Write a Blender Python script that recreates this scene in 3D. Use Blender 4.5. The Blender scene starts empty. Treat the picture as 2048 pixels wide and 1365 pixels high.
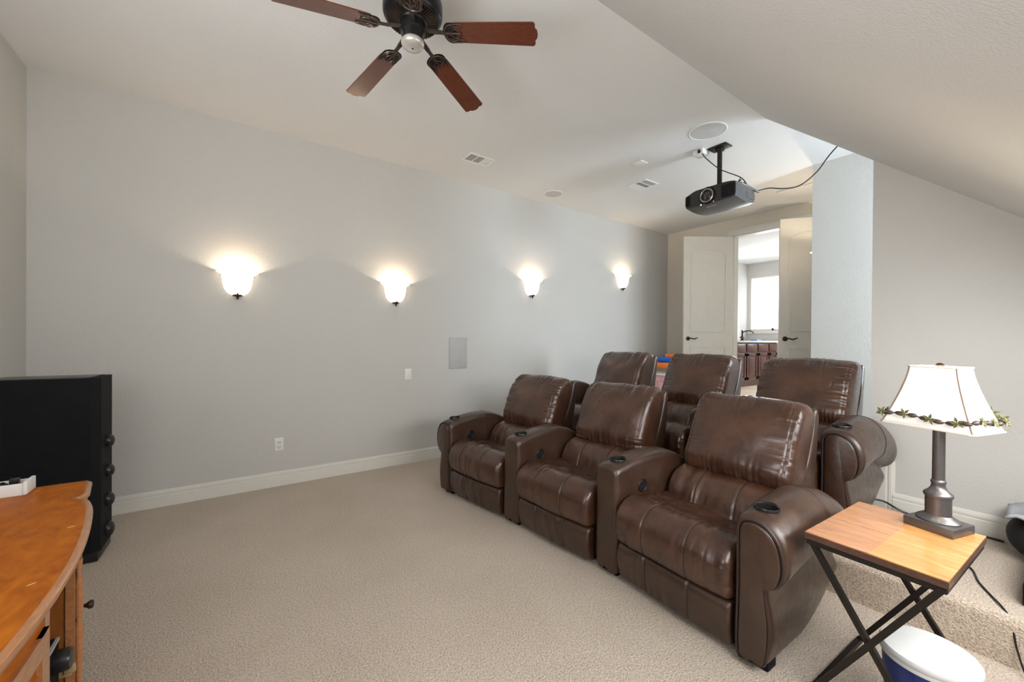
import bpy, bmesh, math, random
from mathutils import Vector, Matrix, noise
random.seed(7)
PI = math.pi
scene = bpy.context.scene
COL = scene.collection

# ------------------------------------------------------------------ camera
cam_d = bpy.data.cameras.new('camera'); cam = bpy.data.objects.new('camera', cam_d); COL.objects.link(cam)
cam_d.sensor_width = 36.0; cam_d.lens = 808.15 / 2048 * 36.0; cam_d.clip_start = 0.02
_r = Vector((0.81775835, -0.57551777, 0.00711220)); _u = Vector((-0.0030469, 0.0080281, 0.99996313)); _f = Vector((0.57555365, 0.81774987, -0.00481151))
cam.matrix_world = Matrix(((_r.x, _u.x, -_f.x, 0), (_r.y, _u.y, -_f.y, 0), (_r.z, _u.z, -_f.z, 1.3), (0, 0, 0, 1)))
scene.camera = cam

# ------------------------------------------------------------------ world, daylight, exposure
scene.view_settings.view_transform = 'Standard'; scene.view_settings.look = 'None'
scene.view_settings.gamma = 1.0; scene.view_settings.use_curve_mapping = False
scene.view_settings.exposure = 0.0
scene.cycles.max_bounces = 7; scene.cycles.use_adaptive_sampling = True; scene.cycles.adaptive_threshold = 0.05
w = bpy.data.worlds.new('world'); scene.world = w; w.use_nodes = True
w.node_tree.nodes['Background'].inputs[0].default_value = (0.75, 0.85, 1.0, 1); w.node_tree.nodes['Background'].inputs[1].default_value = 1.0
def area(name, loc, aim, sx, sy, power, col, spread=PI):
    d = bpy.data.lights.new(name, 'AREA'); d.shape = 'RECTANGLE'; d.size = sx; d.size_y = sy; d.energy = power; d.color = col; d.spread = spread
    o = bpy.data.objects.new(name, d); COL.objects.link(o); o.location = loc
    o.rotation_euler = (Vector(aim) - Vector(loc)).to_track_quat('-Z', 'Y').to_euler(); return o
# daylight through the alcove window (right, behind the corner) and the far room's window; roof and front windows are added for fill
area('daylight_alcove', (4.42, -0.86, 1.75), (4.42, 1, 1.75), 0.6, 1.7, 106, (0.76, 0.88, 1.0))
area('added_roof_fill', (1.8, -0.32, 1.42), (1.7, 2.0, -0.75), 2.0, 0.62, 48, (1.0, 0.99, 0.98))  # added fill lamp, set in an invented roof window
area('added_front_fill', (-1.06, 0.55, 1.5), (-0.25, 0.85, 2.9), 1.4, 1.3, 72, (0.97, 0.985, 1.0))  # added fill lamp aimed up so the ceiling bounces it
area('daylight_far_window', (9.8, 3.3, 2.1), (7.0, 2.8, 1.4), 1.6, 1.2, 75, (0.90, 0.95, 1.0))

# ------------------------------------------------------------------ material helpers
def new_mat(name):
    m = bpy.data.materials.new(name); m.use_nodes = True
    nt = m.node_tree; b = nt.nodes['Principled BSDF']; return m, nt, b
def ramp(nt, fac, stops):
    r = nt.nodes.new('ShaderNodeValToRGB'); e = r.color_ramp.elements
    while len(e) < len(stops): e.new(0.5)
    for k, (p, c) in enumerate(stops): e[k].position = p; e[k].color = (*c, 1) if len(c) == 3 else c
    nt.links.new(fac, r.inputs[0]); return r
def tex(nt, kind, scale, coord='Object', mapscale=None, **kw):
    tc = nt.nodes.new('ShaderNodeTexCoord'); t = nt.nodes.new(kind)
    src = tc.outputs[coord]
    if mapscale:
        mp = nt.nodes.new('ShaderNodeMapping'); mp.inputs['Scale'].default_value = mapscale; nt.links.new(src, mp.inputs[0]); src = mp.outputs[0]
    nt.links.new(src, t.inputs['Vector']); t.inputs['Scale'].default_value = scale
    for k, v in kw.items(): t.inputs[k].default_value = v
    return t
def bump(nt, b, height, strength, dist=0.01, prev=None):
    n = nt.nodes.new('ShaderNodeBump'); n.inputs['Strength'].default_value = strength; n.inputs['Distance'].default_value = dist
    nt.links.new(height, n.inputs['Height'])
    if prev: nt.links.new(prev.outputs[0], n.inputs['Normal'])
    nt.links.new(n.outputs[0], b.inputs['Normal']); return n
def simple(name, col, rough=0.5, metal=0.0, var=0.08, vscale=12, bscale=None, bstr=0.1, spec=0.5, coat=0):
    m, nt, b = new_mat(name)
    n = tex(nt, 'ShaderNodeTexNoise', vscale, Detail=4.0)
    lo = tuple(max(0, c * (1 - var)) for c in col); hi = tuple(min(1, c * (1 + var)) for c in col)
    r = ramp(nt, n.outputs['Fac'], [(0.3, lo), (0.7, hi)]); nt.links.new(r.outputs[0], b.inputs['Base Color'])
    b.inputs['Roughness'].default_value = rough; b.inputs['Metallic'].default_value = metal; b.inputs['Specular IOR Level'].default_value = spec
    if coat: b.inputs['Coat Weight'].default_value = coat; b.inputs['Coat Roughness'].default_value = 0.12
    if bscale:
        n2 = tex(nt, 'ShaderNodeTexNoise', bscale, Detail=3.0); bump(nt, b, n2.outputs['Fac'], bstr, 0.004)
    return m
def emit(name, col, strength):
    m, nt, b = new_mat(name); b.inputs['Base Color'].default_value = (*col, 1); b.inputs['Emission Color'].default_value = (*col, 1); b.inputs['Emission Strength'].default_value = strength
    b.inputs['Roughness'].default_value = 0.35
    n = tex(nt, 'ShaderNodeTexNoise', 8, Detail=2.0); r = ramp(nt, n.outputs['Fac'], [(0.3, tuple(c * 0.94 for c in col)), (0.7, col)]); nt.links.new(r.outputs[0], b.inputs['Emission Color'])
    return m
def leather(name, c1, c2, rough):
    m, nt, b = new_mat(name)
    n = tex(nt, 'ShaderNodeTexNoise', 7, Detail=5.0, Roughness=0.6)
    r = ramp(nt, n.outputs['Fac'], [(0.32, c1), (0.7, c2)]); nt.links.new(r.outputs[0], b.inputs['Base Color'])
    n2 = tex(nt, 'ShaderNodeTexNoise', 30, Detail=3.0); rr = ramp(nt, n2.outputs['Fac'], [(0.3, (rough - .06,) * 3), (0.75, (rough + .1,) * 3)]); nt.links.new(rr.outputs[0], b.inputs['Roughness'])
    v = tex(nt, 'ShaderNodeTexNoise', 260, Detail=1.0); b1 = bump(nt, b, v.outputs['Fac'], 0.06, 0.002)
    n3 = tex(nt, 'ShaderNodeTexNoise', 26, Detail=1.5, Roughness=0.5, Distortion=0.0); bump(nt, b, n3.outputs['Fac'], 0.22, 0.010, b1)
    b.inputs['Specular IOR Level'].default_value = 0.5; b.inputs['Coat Weight'].default_value = 0.35; b.inputs['Coat IOR'].default_value = 1.65; b.inputs['Coat Roughness'].default_value = rough - .02
    return m
def plaster(name, col, bs=0.35, scale=130):
    m, nt, b = new_mat(name)
    n = tex(nt, 'ShaderNodeTexNoise', 0.9, Detail=3.0); r = ramp(nt, n.outputs['Fac'], [(0.3, tuple(c * .975 for c in col)), (0.7, tuple(c * 1.02 for c in col))]); nt.links.new(r.outputs[0], b.inputs['Base Color'])
    b.inputs['Roughness'].default_value = 0.75; b.inputs['Specular IOR Level'].default_value = 0.25
    t = tex(nt, 'ShaderNodeTexNoise', scale, Detail=3.0, Roughness=0.5); rr = ramp(nt, t.outputs['Fac'], [(0.42, (0, 0, 0)), (0.6, (1, 1, 1))]); bump(nt, b, rr.outputs[0], bs, 0.003)
    return m
def carpet(name, col):
    m, nt, b = new_mat(name)
    n = tex(nt, 'ShaderNodeTexNoise', 135, Detail=3.0, Roughness=0.65)
    big = tex(nt, 'ShaderNodeTexNoise', 2.2, Detail=3.0)
    r = ramp(nt, n.outputs['Fac'], [(0.32, tuple(c * 0.58 for c in col)), (0.5, col), (0.68, tuple(min(1, c * 1.3) for c in col))])
    r2 = ramp(nt, big.outputs['Fac'], [(0.35, (0.93, 0.92, 0.90)), (0.65, (1, 1, 1))])
    mx = nt.nodes.new('ShaderNodeMix'); mx.data_type = 'RGBA'; mx.blend_type = 'MULTIPLY'; mx.inputs[0].default_value = 1
    nt.links.new(r.outputs[0], mx.inputs['A']); nt.links.new(r2.outputs[0], mx.inputs['B']); nt.links.new(mx.outputs['Result'], b.inputs['Base Color'])
    b.inputs['Roughness'].default_value = 0.95; b.inputs['Specular IOR Level'].default_value = 0.1; b.inputs['Sheen Weight'].default_value = 0.25
    v = tex(nt, 'ShaderNodeTexNoise', 135, Detail=3.0, Roughness=0.65); bump(nt, b, v.outputs['Fac'], 0.9, 0.02)
    return m
def wood(name, c1, c2, c3, mapscale, rough=0.35, coat=0.3, scale=3.0, dist=3.0):
    m, nt, b = new_mat(name)
    n = tex(nt, 'ShaderNodeTexNoise', scale, mapscale=mapscale, Detail=8.0, Roughness=0.6, Distortion=dist)
    r = ramp(nt, n.outputs['Fac'], [(0.28, c1), (0.5, c2), (0.72, c3)]); nt.links.new(r.outputs[0], b.inputs['Base Color'])
    b.inputs['Roughness'].default_value = rough; b.inputs['Coat Weight'].default_value = coat; b.inputs['Coat Roughness'].default_value = 0.15
    bump(nt, b, n.outputs['Fac'], 0.05, 0.002); return m

M = {}
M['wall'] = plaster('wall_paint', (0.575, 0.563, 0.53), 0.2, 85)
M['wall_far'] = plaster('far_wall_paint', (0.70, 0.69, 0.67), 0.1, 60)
M['ceil'] = plaster('ceiling_paint', (0.71, 0.705, 0.685), 0.25, 110)
M['trim'] = simple('trim_paint', (0.74, 0.72, 0.66), 0.35, var=0.02)
M['door'] = simple('door_paint', (0.74, 0.715, 0.65), 0.35, var=0.02)
M['carpet'] = carpet('carpet', (0.77, 0.645, 0.52))
M['tile'] = simple('beige_floor_tile', (0.66, 0.53, 0.38), 0.4, var=0.1, vscale=3)
M['leather'] = leather('brown_leather', (0.036, 0.0135, 0.0065), (0.088, 0.037, 0.0195), 0.32)
M['leather_dark'] = leather('brown_leather_panel', (0.034, 0.0148, 0.0075), (0.060, 0.028, 0.0150), 0.35)
M['stitch'] = simple('brown_piping', (0.035, 0.02, 0.015), 0.5)
M['black'] = simple('black_plastic', (0.012, 0.012, 0.013), 0.3, var=0.2)
M['blackmatte'] = simple('black_matte', (0.006, 0.006, 0.007), 0.7, var=0.2, bscale=300, bstr=0.2, spec=0.2)
M['chrome'] = simple('dark_chrome', (0.25, 0.25, 0.26), 0.25, 1.0)
M['bronze'] = simple('dark_bronze', (0.045, 0.032, 0.024), 0.35, 0.8)
M['fanmetal'] = simple('fan_dark_metal', (0.018, 0.017, 0.018), 0.32, 0.6)
M['fanfiligree'] = simple('fan_bracket_bronze', (0.085, 0.060, 0.048), 0.35, 0.7)
M['pewter'] = simple('fan_cap', (0.55, 0.52, 0.47), 0.3, 0.5)
M['mahogany'] = wood('mahogany_blade', (0.052, 0.012, 0.006), (0.10, 0.026, 0.012), (0.15, 0.043, 0.020), (3, 30, 30), 0.28, 0.5)
M['oak'] = wood('honey_wood', (0.30, 0.070, 0.002), (0.42, 0.108, 0.003), (0.53, 0.160, 0.006), (5, 2.5, 5), 0.45, 0.0, 2.6, 1.8)
M['oak'].node_tree.nodes['Principled BSDF'].inputs['Specular IOR Level'].default_value = 0.18
M['oakedge'] = wood('honey_wood_edge', (0.33, 0.135, 0.048), (0.42, 0.18, 0.070), (0.50, 0.23, 0.10), (10, 2, 10), 0.3, 0.5)
M['oakdark'] = wood('honey_wood_inner', (0.20, 0.06, 0.010), (0.28, 0.09, 0.016), (0.34, 0.12, 0.025), (4, 4, 1), 0.4, 0.2)
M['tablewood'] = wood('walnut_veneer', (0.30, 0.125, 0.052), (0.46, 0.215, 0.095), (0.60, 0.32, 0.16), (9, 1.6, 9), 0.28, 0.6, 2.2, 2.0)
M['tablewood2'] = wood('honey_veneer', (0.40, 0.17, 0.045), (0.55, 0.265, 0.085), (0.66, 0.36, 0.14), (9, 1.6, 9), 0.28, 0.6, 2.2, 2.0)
M['tableedge'] = wood('walnut_edge', (0.05, 0.022, 0.014), (0.085, 0.04, 0.024), (0.12, 0.06, 0.036), (6, 6, 20), 0.4, 0.1)
M['iron'] = simple('black_iron', (0.022, 0.017, 0.014), 0.45, 0.5)
M['lampmetal'] = simple('lamp_pewter', (0.15, 0.142, 0.142), 0.38, 0.8, vscale=30)
M['cherry'] = wood('cherry_cabinet', (0.062, 0.020, 0.018), (0.095, 0.034, 0.030), (0.13, 0.052, 0.045), (12, 12, 2), 0.35, 0.3)
M['stone'] = simple('pale_stone_counter', (0.62, 0.60, 0.58), 0.25, var=0.15, vscale=40)
M['white'] = simple('white_plastic', (0.78, 0.77, 0.74), 0.4, var=0.02)
M['grille'] = simple('grey_speaker_grille', (0.46, 0.46, 0.45), 0.6, var=0.04, bscale=600, bstr=0.2)
M['grillec'] = simple('ceiling_grille', (0.50, 0.49, 0.47), 0.6, var=0.04, bscale=500, bstr=0.2)
M['ventdark'] = simple('vent_shadow_grey', (0.10, 0.10, 0.095), 0.7)
M['projgrey'] = simple('projector_shell', (0.085, 0.083, 0.082), 0.35, 0.1, var=0.05)
M['projdark'] = simple('projector_front', (0.028, 0.026, 0.025), 0.35, 0.1, var=0.05)
M['ring'] = simple('lens_ring', (0.32, 0.30, 0.28), 0.3, 0.8)
M['glasslens'] = simple('lens_glass', (0.01, 0.01, 0.012), 0.06, coat=1)
M['blue'] = simple('blue_plastic', (0.012, 0.028, 0.17), 0.4)
M['bluetoy'] = simple('blue_toy_plastic', (0.02, 0.12, 0.55), 0.35)
M['orange'] = simple('orange_toy_plastic', (0.90, 0.20, 0.03), 0.35)
M['pinkbin'] = simple('clear_pink_bin', (0.80, 0.46, 0.46), 0.25, var=0.25, vscale=25)
M['lid'] = simple('frosted_lid', (0.60, 0.61, 0.60), 0.35, var=0.04)
M['greycloth'] = simple('grey_cloth', (0.36, 0.37, 0.39), 0.9, var=0.15, bscale=150, bstr=0.3)
M['stool'] = leather('dark_stool_leather', (0.05, 0.042, 0.038), (0.075, 0.062, 0.055), 0.45)
M['card'] = simple('tan_cardboard', (0.50, 0.38, 0.27), 0.8)
M['bead'] = simple('brown_bead', (0.055, 0.035, 0.028), 0.4, var=0.3)
M['leaf'] = simple('olive_leaf', (0.13, 0.13, 0.04), 0.6, var=0.4, vscale=60)
M['bag'] = simple('black_bag_fabric', (0.008, 0.008, 0.009), 0.8, bscale=120, bstr=0.3)
M['brass'] = simple('pale_hinge', (0.55, 0.42, 0.22), 0.4, 0.4)
M['glow'] = emit('sconce_glass', (1.0, 0.84, 0.64), 1.9)
m_, nt_, b_ = new_mat('lamp_shade_fabric'); M['shade'] = m_
n_ = tex(nt_, 'ShaderNodeTexNoise', 300, Detail=2.0); r_ = ramp(nt_, n_.outputs['Fac'], [(0.3, (0.105, 0.10, 0.092)), (0.7, (0.115, 0.11, 0.10))])
tr_ = nt_.nodes.new('ShaderNodeBsdfTranslucent'); nt_.links.new(r_.outputs[0], tr_.inputs[0]); ad_ = nt_.nodes.new('ShaderNodeAddShader')
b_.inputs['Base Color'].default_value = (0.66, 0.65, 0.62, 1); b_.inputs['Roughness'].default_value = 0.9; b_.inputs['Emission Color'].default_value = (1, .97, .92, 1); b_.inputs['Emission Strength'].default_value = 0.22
nt_.links.new(b_.outputs[0], ad_.inputs[0]); nt_.links.new(tr_.outputs[0], ad_.inputs[1]); nt_.links.new(ad_.outputs[0], nt_.nodes['Material Output'].inputs['Surface'])
M['shadetrim'] = simple('shade_trim', (0.75, 0.66, 0.56), 0.7)
M['shadecord'] = simple('shade_rib_cord', (0.22, 0.15, 0.11), 0.7)
M['window'] = emit('bright_window', (0.93, 0.97, 1.0), 2.4)
M['led'] = emit('projector_led', (1.0, 0.95, 0.9), 1.5)
M['ledred'] = emit('projector_led_red', (1.0, 0.35, 0.35), 0.8)
M['rim'] = emit('sconce_glass_rim', (1.0, 0.82, 0.62), 0.55)
M['wall_warmlit'] = plaster('warm_lit_wall_paint', (0.70, 0.645, 0.555), 0.12, 85)  # lighter, warmer copy of the wall paint; warm hall light in the colour
M['chip'] = simple('bare_wood_chip', (0.62, 0.36, 0.17), 0.7)
M['logo'] = simple('silver_print', (0.5, 0.5, 0.5), 0.4)

# ------------------------------------------------------------------ object helpers
def setp(o, label=None, cat=None, group=None, kind=None):
    if label: o['label'] = label
    if cat: o['category'] = cat
    if group: o['group'] = group
    if kind: o['kind'] = kind
    return o
def empty(name, loc=(0, 0, 0), rz=0, **kw):
    o = bpy.data.objects.new(name, None); COL.objects.link(o); o.location = loc; o.rotation_euler = (0, 0, rz); o.empty_display_size = 0.1
    return setp(o, **kw)
def addmesh(name, me, mat=None, parent=None, loc=None, rot=None, **kw):
    o = bpy.data.objects.new(name, me); COL.objects.link(o)
    if mat and not me.materials: me.materials.append(M[mat])
    if parent: o.parent = parent
    if loc: o.location = loc
    if rot: o.rotation_euler = rot
    return setp(o, **kw)
def pyd(verts, faces, name='m', smooth=40, fix=True):
    me = bpy.data.meshes.new(name); me.from_pydata([tuple(v) for v in verts], [], faces)
    if fix:
        bm = bmesh.new(); bm.from_mesh(me); bmesh.ops.recalc_face_normals(bm, faces=bm.faces)
        if bm.calc_volume(signed=True) < 0: bmesh.ops.reverse_faces(bm, faces=bm.faces)
        bm.to_mesh(me); bm.free()
    if smooth is not None:
        me.polygons.foreach_set('use_smooth', [True] * len(me.polygons)); me.set_sharp_from_angle(angle=math.radians(smooth))
    me.update(); return me
class MB:
    """collects shapes into one mesh"""
    def __init__(s): s.v = []; s.f = []
    def add(s, v, f):
        k = len(s.v); s.v += [tuple(p) for p in v]; s.f += [tuple(i + k for i in q) for q in f]; return s
    def box(s, x0, x1, y0, y1, z0, z1, bev=0.0, seg=2, mtx=None):
        bm = bmesh.new(); bmesh.ops.create_cube(bm, size=1.0)
        for q in bm.verts: q.co = Vector(((x0 + x1) / 2 + q.co.x * (x1 - x0), (y0 + y1) / 2 + q.co.y * (y1 - y0), (z0 + z1) / 2 + q.co.z * (z1 - z0)))
        if bev: bmesh.ops.bevel(bm, geom=bm.edges[:], offset=bev, segments=seg, affect='EDGES', profile=0.5)
        bm.verts.index_update()
        v = [(mtx @ q.co if mtx else q.co) for q in bm.verts]; f = [tuple(q.index for q in p.verts) for p in bm.faces]; bm.free()
        return s.add(v, f)
    def lathe(s, prof, n=32, c=(0, 0, 0), a0=0, a1=2 * PI, axis='z', sx=1, sy=1):
        full = abs(a1 - a0 - 2 * PI) < 1e-6; m = n if full else n + 1; v = []; f = []
        for k in range(m):
            a = a0 + (a1 - a0) * k / n
            for r, z in prof:
                p = (r * math.cos(a) * sx, r * math.sin(a) * sy, z)
                if axis == 'x': p = (p[2], p[0], p[1])
                if axis == 'y': p = (p[0], p[2], p[1])
                v.append((c[0] + p[0], c[1] + p[1], c[2] + p[2]))
        L = len(prof)
        for k in range(n):
            k2 = (k + 1) % m
            for j in range(L - 1): f.append((k * L + j, k2 * L + j, k2 * L + j + 1, k * L + j + 1))
        return s.add(v, f)
    def tube(s, pts, r, n=8, closed=False, caps=True):
        pts = [Vector(p) for p in pts]; N = len(pts); v = []; f = []
        up = None; rs = r if isinstance(r, (list, tuple)) else [r] * N
        for k in range(N):
            if closed: t = pts[(k + 1) % N] - pts[k - 1]
            else: t = pts[min(k + 1, N - 1)] - pts[max(k - 1, 0)]
            t.normalize()
            if up is None:
                up = Vector((0, 0, 1)) if abs(t.z) < 0.9 else Vector((1, 0, 0))
            a = t.cross(up)
            if a.length < 1e-5: a = t.orthogonal()
            a.normalize(); b = a.cross(t); up = b.copy()
            for j in range(n):
                th = 2 * PI * j / n; v.append(pts[k] + (a * math.cos(th) + b * math.sin(th)) * rs[k])
        for k in range(N if closed else N - 1):
            k2 = (k + 1) % N
            for j in range(n): f.append((k * n + j, k * n + (j + 1) % n, k2 * n + (j + 1) % n, k2 * n + j))
        if caps and not closed: f.append(tuple(range(n))[::-1]); f.append(tuple((N - 1) * n + j for j in range(n)))
        return s.add(v, f)
    def prism(s, poly, fn0, fn1):
        n = len(poly); v = [fn0(*p) for p in poly] + [fn1(*p) for p in poly]
        f = [tuple(range(n))[::-1], tuple(n + k for k in range(n))] + [(k, (k + 1) % n, n + (k + 1) % n, n + k) for k in range(n)]
        return s.add(v, f)
    def bar(s, a, b, w, h=None, up=(0, 0, 1)):
        a = Vector(a); b = Vector(b); t = (b - a).normalized(); h = h or w; u = Vector(up)
        x = t.cross(u)
        if x.length < 1e-4: x = t.orthogonal()
        x.normalize(); y = x.cross(t); v = []
        for p in (a, b):
            for i, j in ((-1, -1), (1, -1), (1, 1), (-1, 1)): v.append(p + x * i * w / 2 + y * j * h / 2)
        return s.add(v, [(0, 1, 2, 3), (7, 6, 5, 4), (0, 4, 5, 1), (1, 5, 6, 2), (2, 6, 7, 3), (3, 7, 4, 0)])
    def sphere(s, c, rx, ry=None, rz=None, n=12, m=8, mtx=None):
        ry = ry or rx; rz = rz or rx; v = []; f = []
        for i in range(m + 1):
            ph = PI * i / m
            for j in range(n):
                th = 2 * PI * j / n; p = Vector((rx * math.sin(ph) * math.cos(th), ry * math.sin(ph) * math.sin(th), rz * math.cos(ph)))
                if mtx: p = mtx @ p
                v.append((c[0] + p.x, c[1] + p.y, c[2] + p.z))
        for i in range(m):
            for j in range(n): f.append((i * n + j, (i + 1) * n + j, (i + 1) * n + (j + 1) % n, i * n + (j + 1) % n))
        return s.add(v, f)
    def mesh(s, name='m', smooth=40): return pyd(s.v, s.f, name, smooth)
    def obj(s, name, mat, parent=None, smooth=40, loc=None, rot=None, **kw): return addmesh(name, s.mesh(name, smooth), mat, parent, loc, rot, **kw)
def crclosed(P, n=6):
    out = []; N = len(P)
    for i in range(N):
        p0, p1, p2, p3 = (Vector(P[(i + k - 1) % N]) for k in range(4))
        for j in range(n):
            t = j / n; out.append(0.5 * ((2 * p1) + (p2 - p0) * t + (2 * p0 - 5 * p1 + 4 * p2 - p3) * t * t + (3 * p1 - p0 - 3 * p2 + p3) * t ** 3))
    return out
def cropen(P, n=8):
    P = [Vector(p) for p in P]; Q = [2 * P[0] - P[1]] + P + [2 * P[-1] - P[-2]]; out = []
    for i in range(1, len(Q) - 2):
        p0, p1, p2, p3 = Q[i - 1], Q[i], Q[i + 1], Q[i + 2]
        for j in range(n):
            t = j / n; out.append(0.5 * ((2 * p1) + (p2 - p0) * t + (2 * p0 - 5 * p1 + 4 * p2 - p3) * t * t + (3 * p1 - p0 - 3 * p2 + p3) * t ** 3))
    out.append(P[-1]); return out
def onormals(O):
    N = len(O); A = sum(O[i].x * O[(i + 1) % N].y - O[(i + 1) % N].x * O[i].y for i in range(N)); sg = 1 if A > 0 else -1
    out = []
    for i in range(N):
        t = (O[(i + 1) % N] - O[i - 1]).normalized(); out.append(Vector((t.y, -t.x)) * sg)
    return out
def shrink(O, ins):
    # inset a section by scaling: keeps its foot where it is and never folds over itself
    x0 = min(p.x for p in O); x1 = max(p.x for p in O); z0 = min(p.y for p in O); z1 = max(p.y for p in O); c = (x0 + x1) / 2
    kx = 1 - 2 * ins / (x1 - x0); kz = 1 - ins / (z1 - z0)
    return [Vector((c + (p.x - c) * kx, z0 + (p.y - z0) * kz)) for p in O]
def sweep(outline, stations, place, disp=None, scaled=False):
    """outline(t)->list of 2D Vectors; stations [(t, inset)]; place(t,a,b)->xyz"""
    v = []; f = []; K = len(stations)
    for k, (t, ins) in enumerate(stations):
        O = outline(t); O = shrink(O, ins) if scaled and ins else O; Nn = onormals(O)
        for i, p in enumerate(O):
            d = disp(t, i / len(O), p.x, p.y, Nn[i]) if disp else 0
            q = p + Nn[i] * (d - (0 if scaled else ins)); v.append(place(t, q.x, q.y))
    n = len(O)
    for k in range(K - 1):
        for i in range(n): f.append((k * n + i, k * n + (i + 1) % n, (k + 1) * n + (i + 1) % n, (k + 1) * n + i))
    f.append(tuple(range(n))); f.append(tuple((K - 1) * n + i for i in range(n)))
    return v, f
def round_stations(a, b, re0, re1, m, k=6):
    S = []
    for i in range(k):
        ps = PI / 2 * i / k; S.append((a + re0 * (1 - math.cos(ps)), re0 * (1 - math.sin(ps))))
    for i in range(m + 1): S.append((a + re0 + (b - re1 - a - re0) * i / m, 0))
    for i in range(k - 1, -1, -1):
        ps = PI / 2 * i / k; S.append((b - re1 * (1 - math.cos(ps)), re1 * (1 - math.sin(ps))))
    return S
nz = lambda x, y, z: noise.noise(Vector((x, y, z)))
def struct(mb, name, mat, label, cat, smooth=30, parent=None):
    o = mb.obj(name, mat, parent, smooth)
    return setp(o, label, cat, None, 'structure') if not parent else o

# ------------------------------------------------------------------ room shell
H = 3.082; YA = 4.067; XC = -1.098; XD = 6.06; XB = 3.527; XF = 4.836; YB = 0.828; YF = 1.605; R1 = 2.565; Z1 = 0.2; Z2 = 0.4
YK = -1.0; SL = 0.859; YC = 1.49
zs = lambda y: H - SL * (YC - y)
struct(MB().box(XC - .1, R1, YK - .1, YA + .1, -.1, 0), 'floor', 'carpet', 'beige cut pile carpet floor in front of the recliners', 'floor')
def riser(name, x0, x1, z0, z1, label):
    r = 0.035; P = [(x0, z0)] + [(x0 + r - r * math.cos(a * PI / 12), z1 - r + r * math.sin(a * PI / 12)) for a in range(0, 7)] + [(x1, z1), (x1, z0)]
    struct(MB().prism(P, lambda a, b: (a, YK - .1, b), lambda a, b: (a, YA + .1, b)), name, 'carpet', label, 'floor')
riser('floor_middle', R1, XB + .05, -.1, Z1, 'raised beige carpet platform under the rear row of recliners')
riser('floor_back', XB + .004, XD + .12, -.1, Z2, 'highest beige carpet level leading to the double doors')
struct(MB().box(XD + .12, 10.3, 0.8, 5.2, .25, Z2), 'floor_far', 'tile', 'pale beige tile floor of the bright room past the doors', 'floor')
struct(MB().box(XC - .1, XD + .12, YA, YA + .1, -.1, H), 'wall_left', 'wall', 'long greige wall with four glowing sconces', 'wall')
struct(MB().box(XC - .1, XC, YK - .1, -.2, -.1, H).box(XC - .1, XC, 1.3, YA, -.1, H).box(XC - .1, XC, -.2, 1.3, -.1, .8).box(XC - .1, XC, -.2, 1.3, 2.2, H), 'wall_front', 'wall', 'greige wall behind the black tower speaker at the left edge', 'wall')
DY0, DY1, DZ = 1.665, 2.987, 2.83
struct(MB().box(XD, XD + .12, DY1, YA, 0, H).box(XD, XD + .12, YF - .3, DY0, 0, H).box(XD, XD + .12, DY0, DY1, DZ, H), 'wall_back', 'wall_warmlit', 'wall with warm hall light in its colour around the open double doors', 'wall')
struct(MB().box(XF, XD, YF - .1, YF, 0, H).box(XF, XF + .1, YK - .1, YF - .1, 0, H), 'wall_hall', 'wall', 'bluish daylit white wall end between the doors and the lamp wall', 'wall')
P = [(YK - .1, 0), (YB, 0), (YB, H), (YK - .1, H)]
struct(MB().prism(P, lambda a, b: (XB, a, b), lambda a, b: (XB + .1, a, b)), 'wall_right', 'wall', 'beige wall behind the table lamp under the sloped ceiling', 'wall')
struct(MB().box(XC - .1, XB, YK - .1, YK, 0, zs(YK) + .1), 'wall_knee', 'wall', 'low knee wall under the sloped ceiling', 'wall')
# alcove end wall with window
struct(MB().box(XB, 3.62, YK - .1, YK, Z2, H).box(4.74, XF, YK - .1, YK, Z2, H).box(3.62, 4.74, YK - .1, YK, Z2, .85).box(3.62, 4.74, YK - .1, YK, 2.65, H), 'wall_alcove', 'wall', 'alcove end wall holding a tall window', 'wall')
wn = struct(MB().box(3.62, 4.74, YK - .08, YK - .03, .85, .91).box(3.62, 4.74, YK - .08, YK - .03, 2.59, 2.65).box(3.62, 3.68, YK - .08, YK - .03, .91, 2.59).box(4.68, 4.74, YK - .08, YK - .03, .91, 2.59).box(3.68, 4.68, YK - .07, YK - .04, 1.73, 1.77), 'window_1', 'trim', 'white framed alcove window', 'window')
struct(MB().box(XC - .1, XD + .12, YK - .1, YA + .1, H, H + .1), 'ceiling', 'ceil', 'flat textured white ceiling carrying the fan and vents', 'ceiling')
# sloped ceiling wedge with a hole for the added roof window (built as strips)
def slab(x0, x1, y0, y1):
    return MB().prism([(y0, zs(y0)), (y1, zs(y1)), (y1, H - .0005 if y1 >= YC - 1e-6 else zs(y1) + .12), (y0, zs(y0) + .12)], lambda a, b: (x0, a, b), lambda a, b: (x1, a, b))
s = MB()
for m in (slab(XC - .1, XB, -.02, YC - .1), slab(XC - .1, XB, YK - .1, -.66), slab(XC - .1, .75, -.66, -.02), slab(2.85, XB, -.66, -.02)): s.add(m.v, m.f)
s.prism([(YC - .1, zs(YC - .1)), (YC, H - .0005), (YC - .1, H - .0005)], lambda a, b: (XC - .1, a, b), lambda a, b: (XB, a, b))
s.prism([(YB, zs(YB)), (YC, H - .0005), (YB, H - .0005)], lambda a, b: (XB - .03, a, b), lambda a, b: (XB, a, b))
struct(s, 'ceiling_slope', 'ceil', 'sloped textured ceiling descending over the right side', 'ceiling')
fr = MB()
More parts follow.
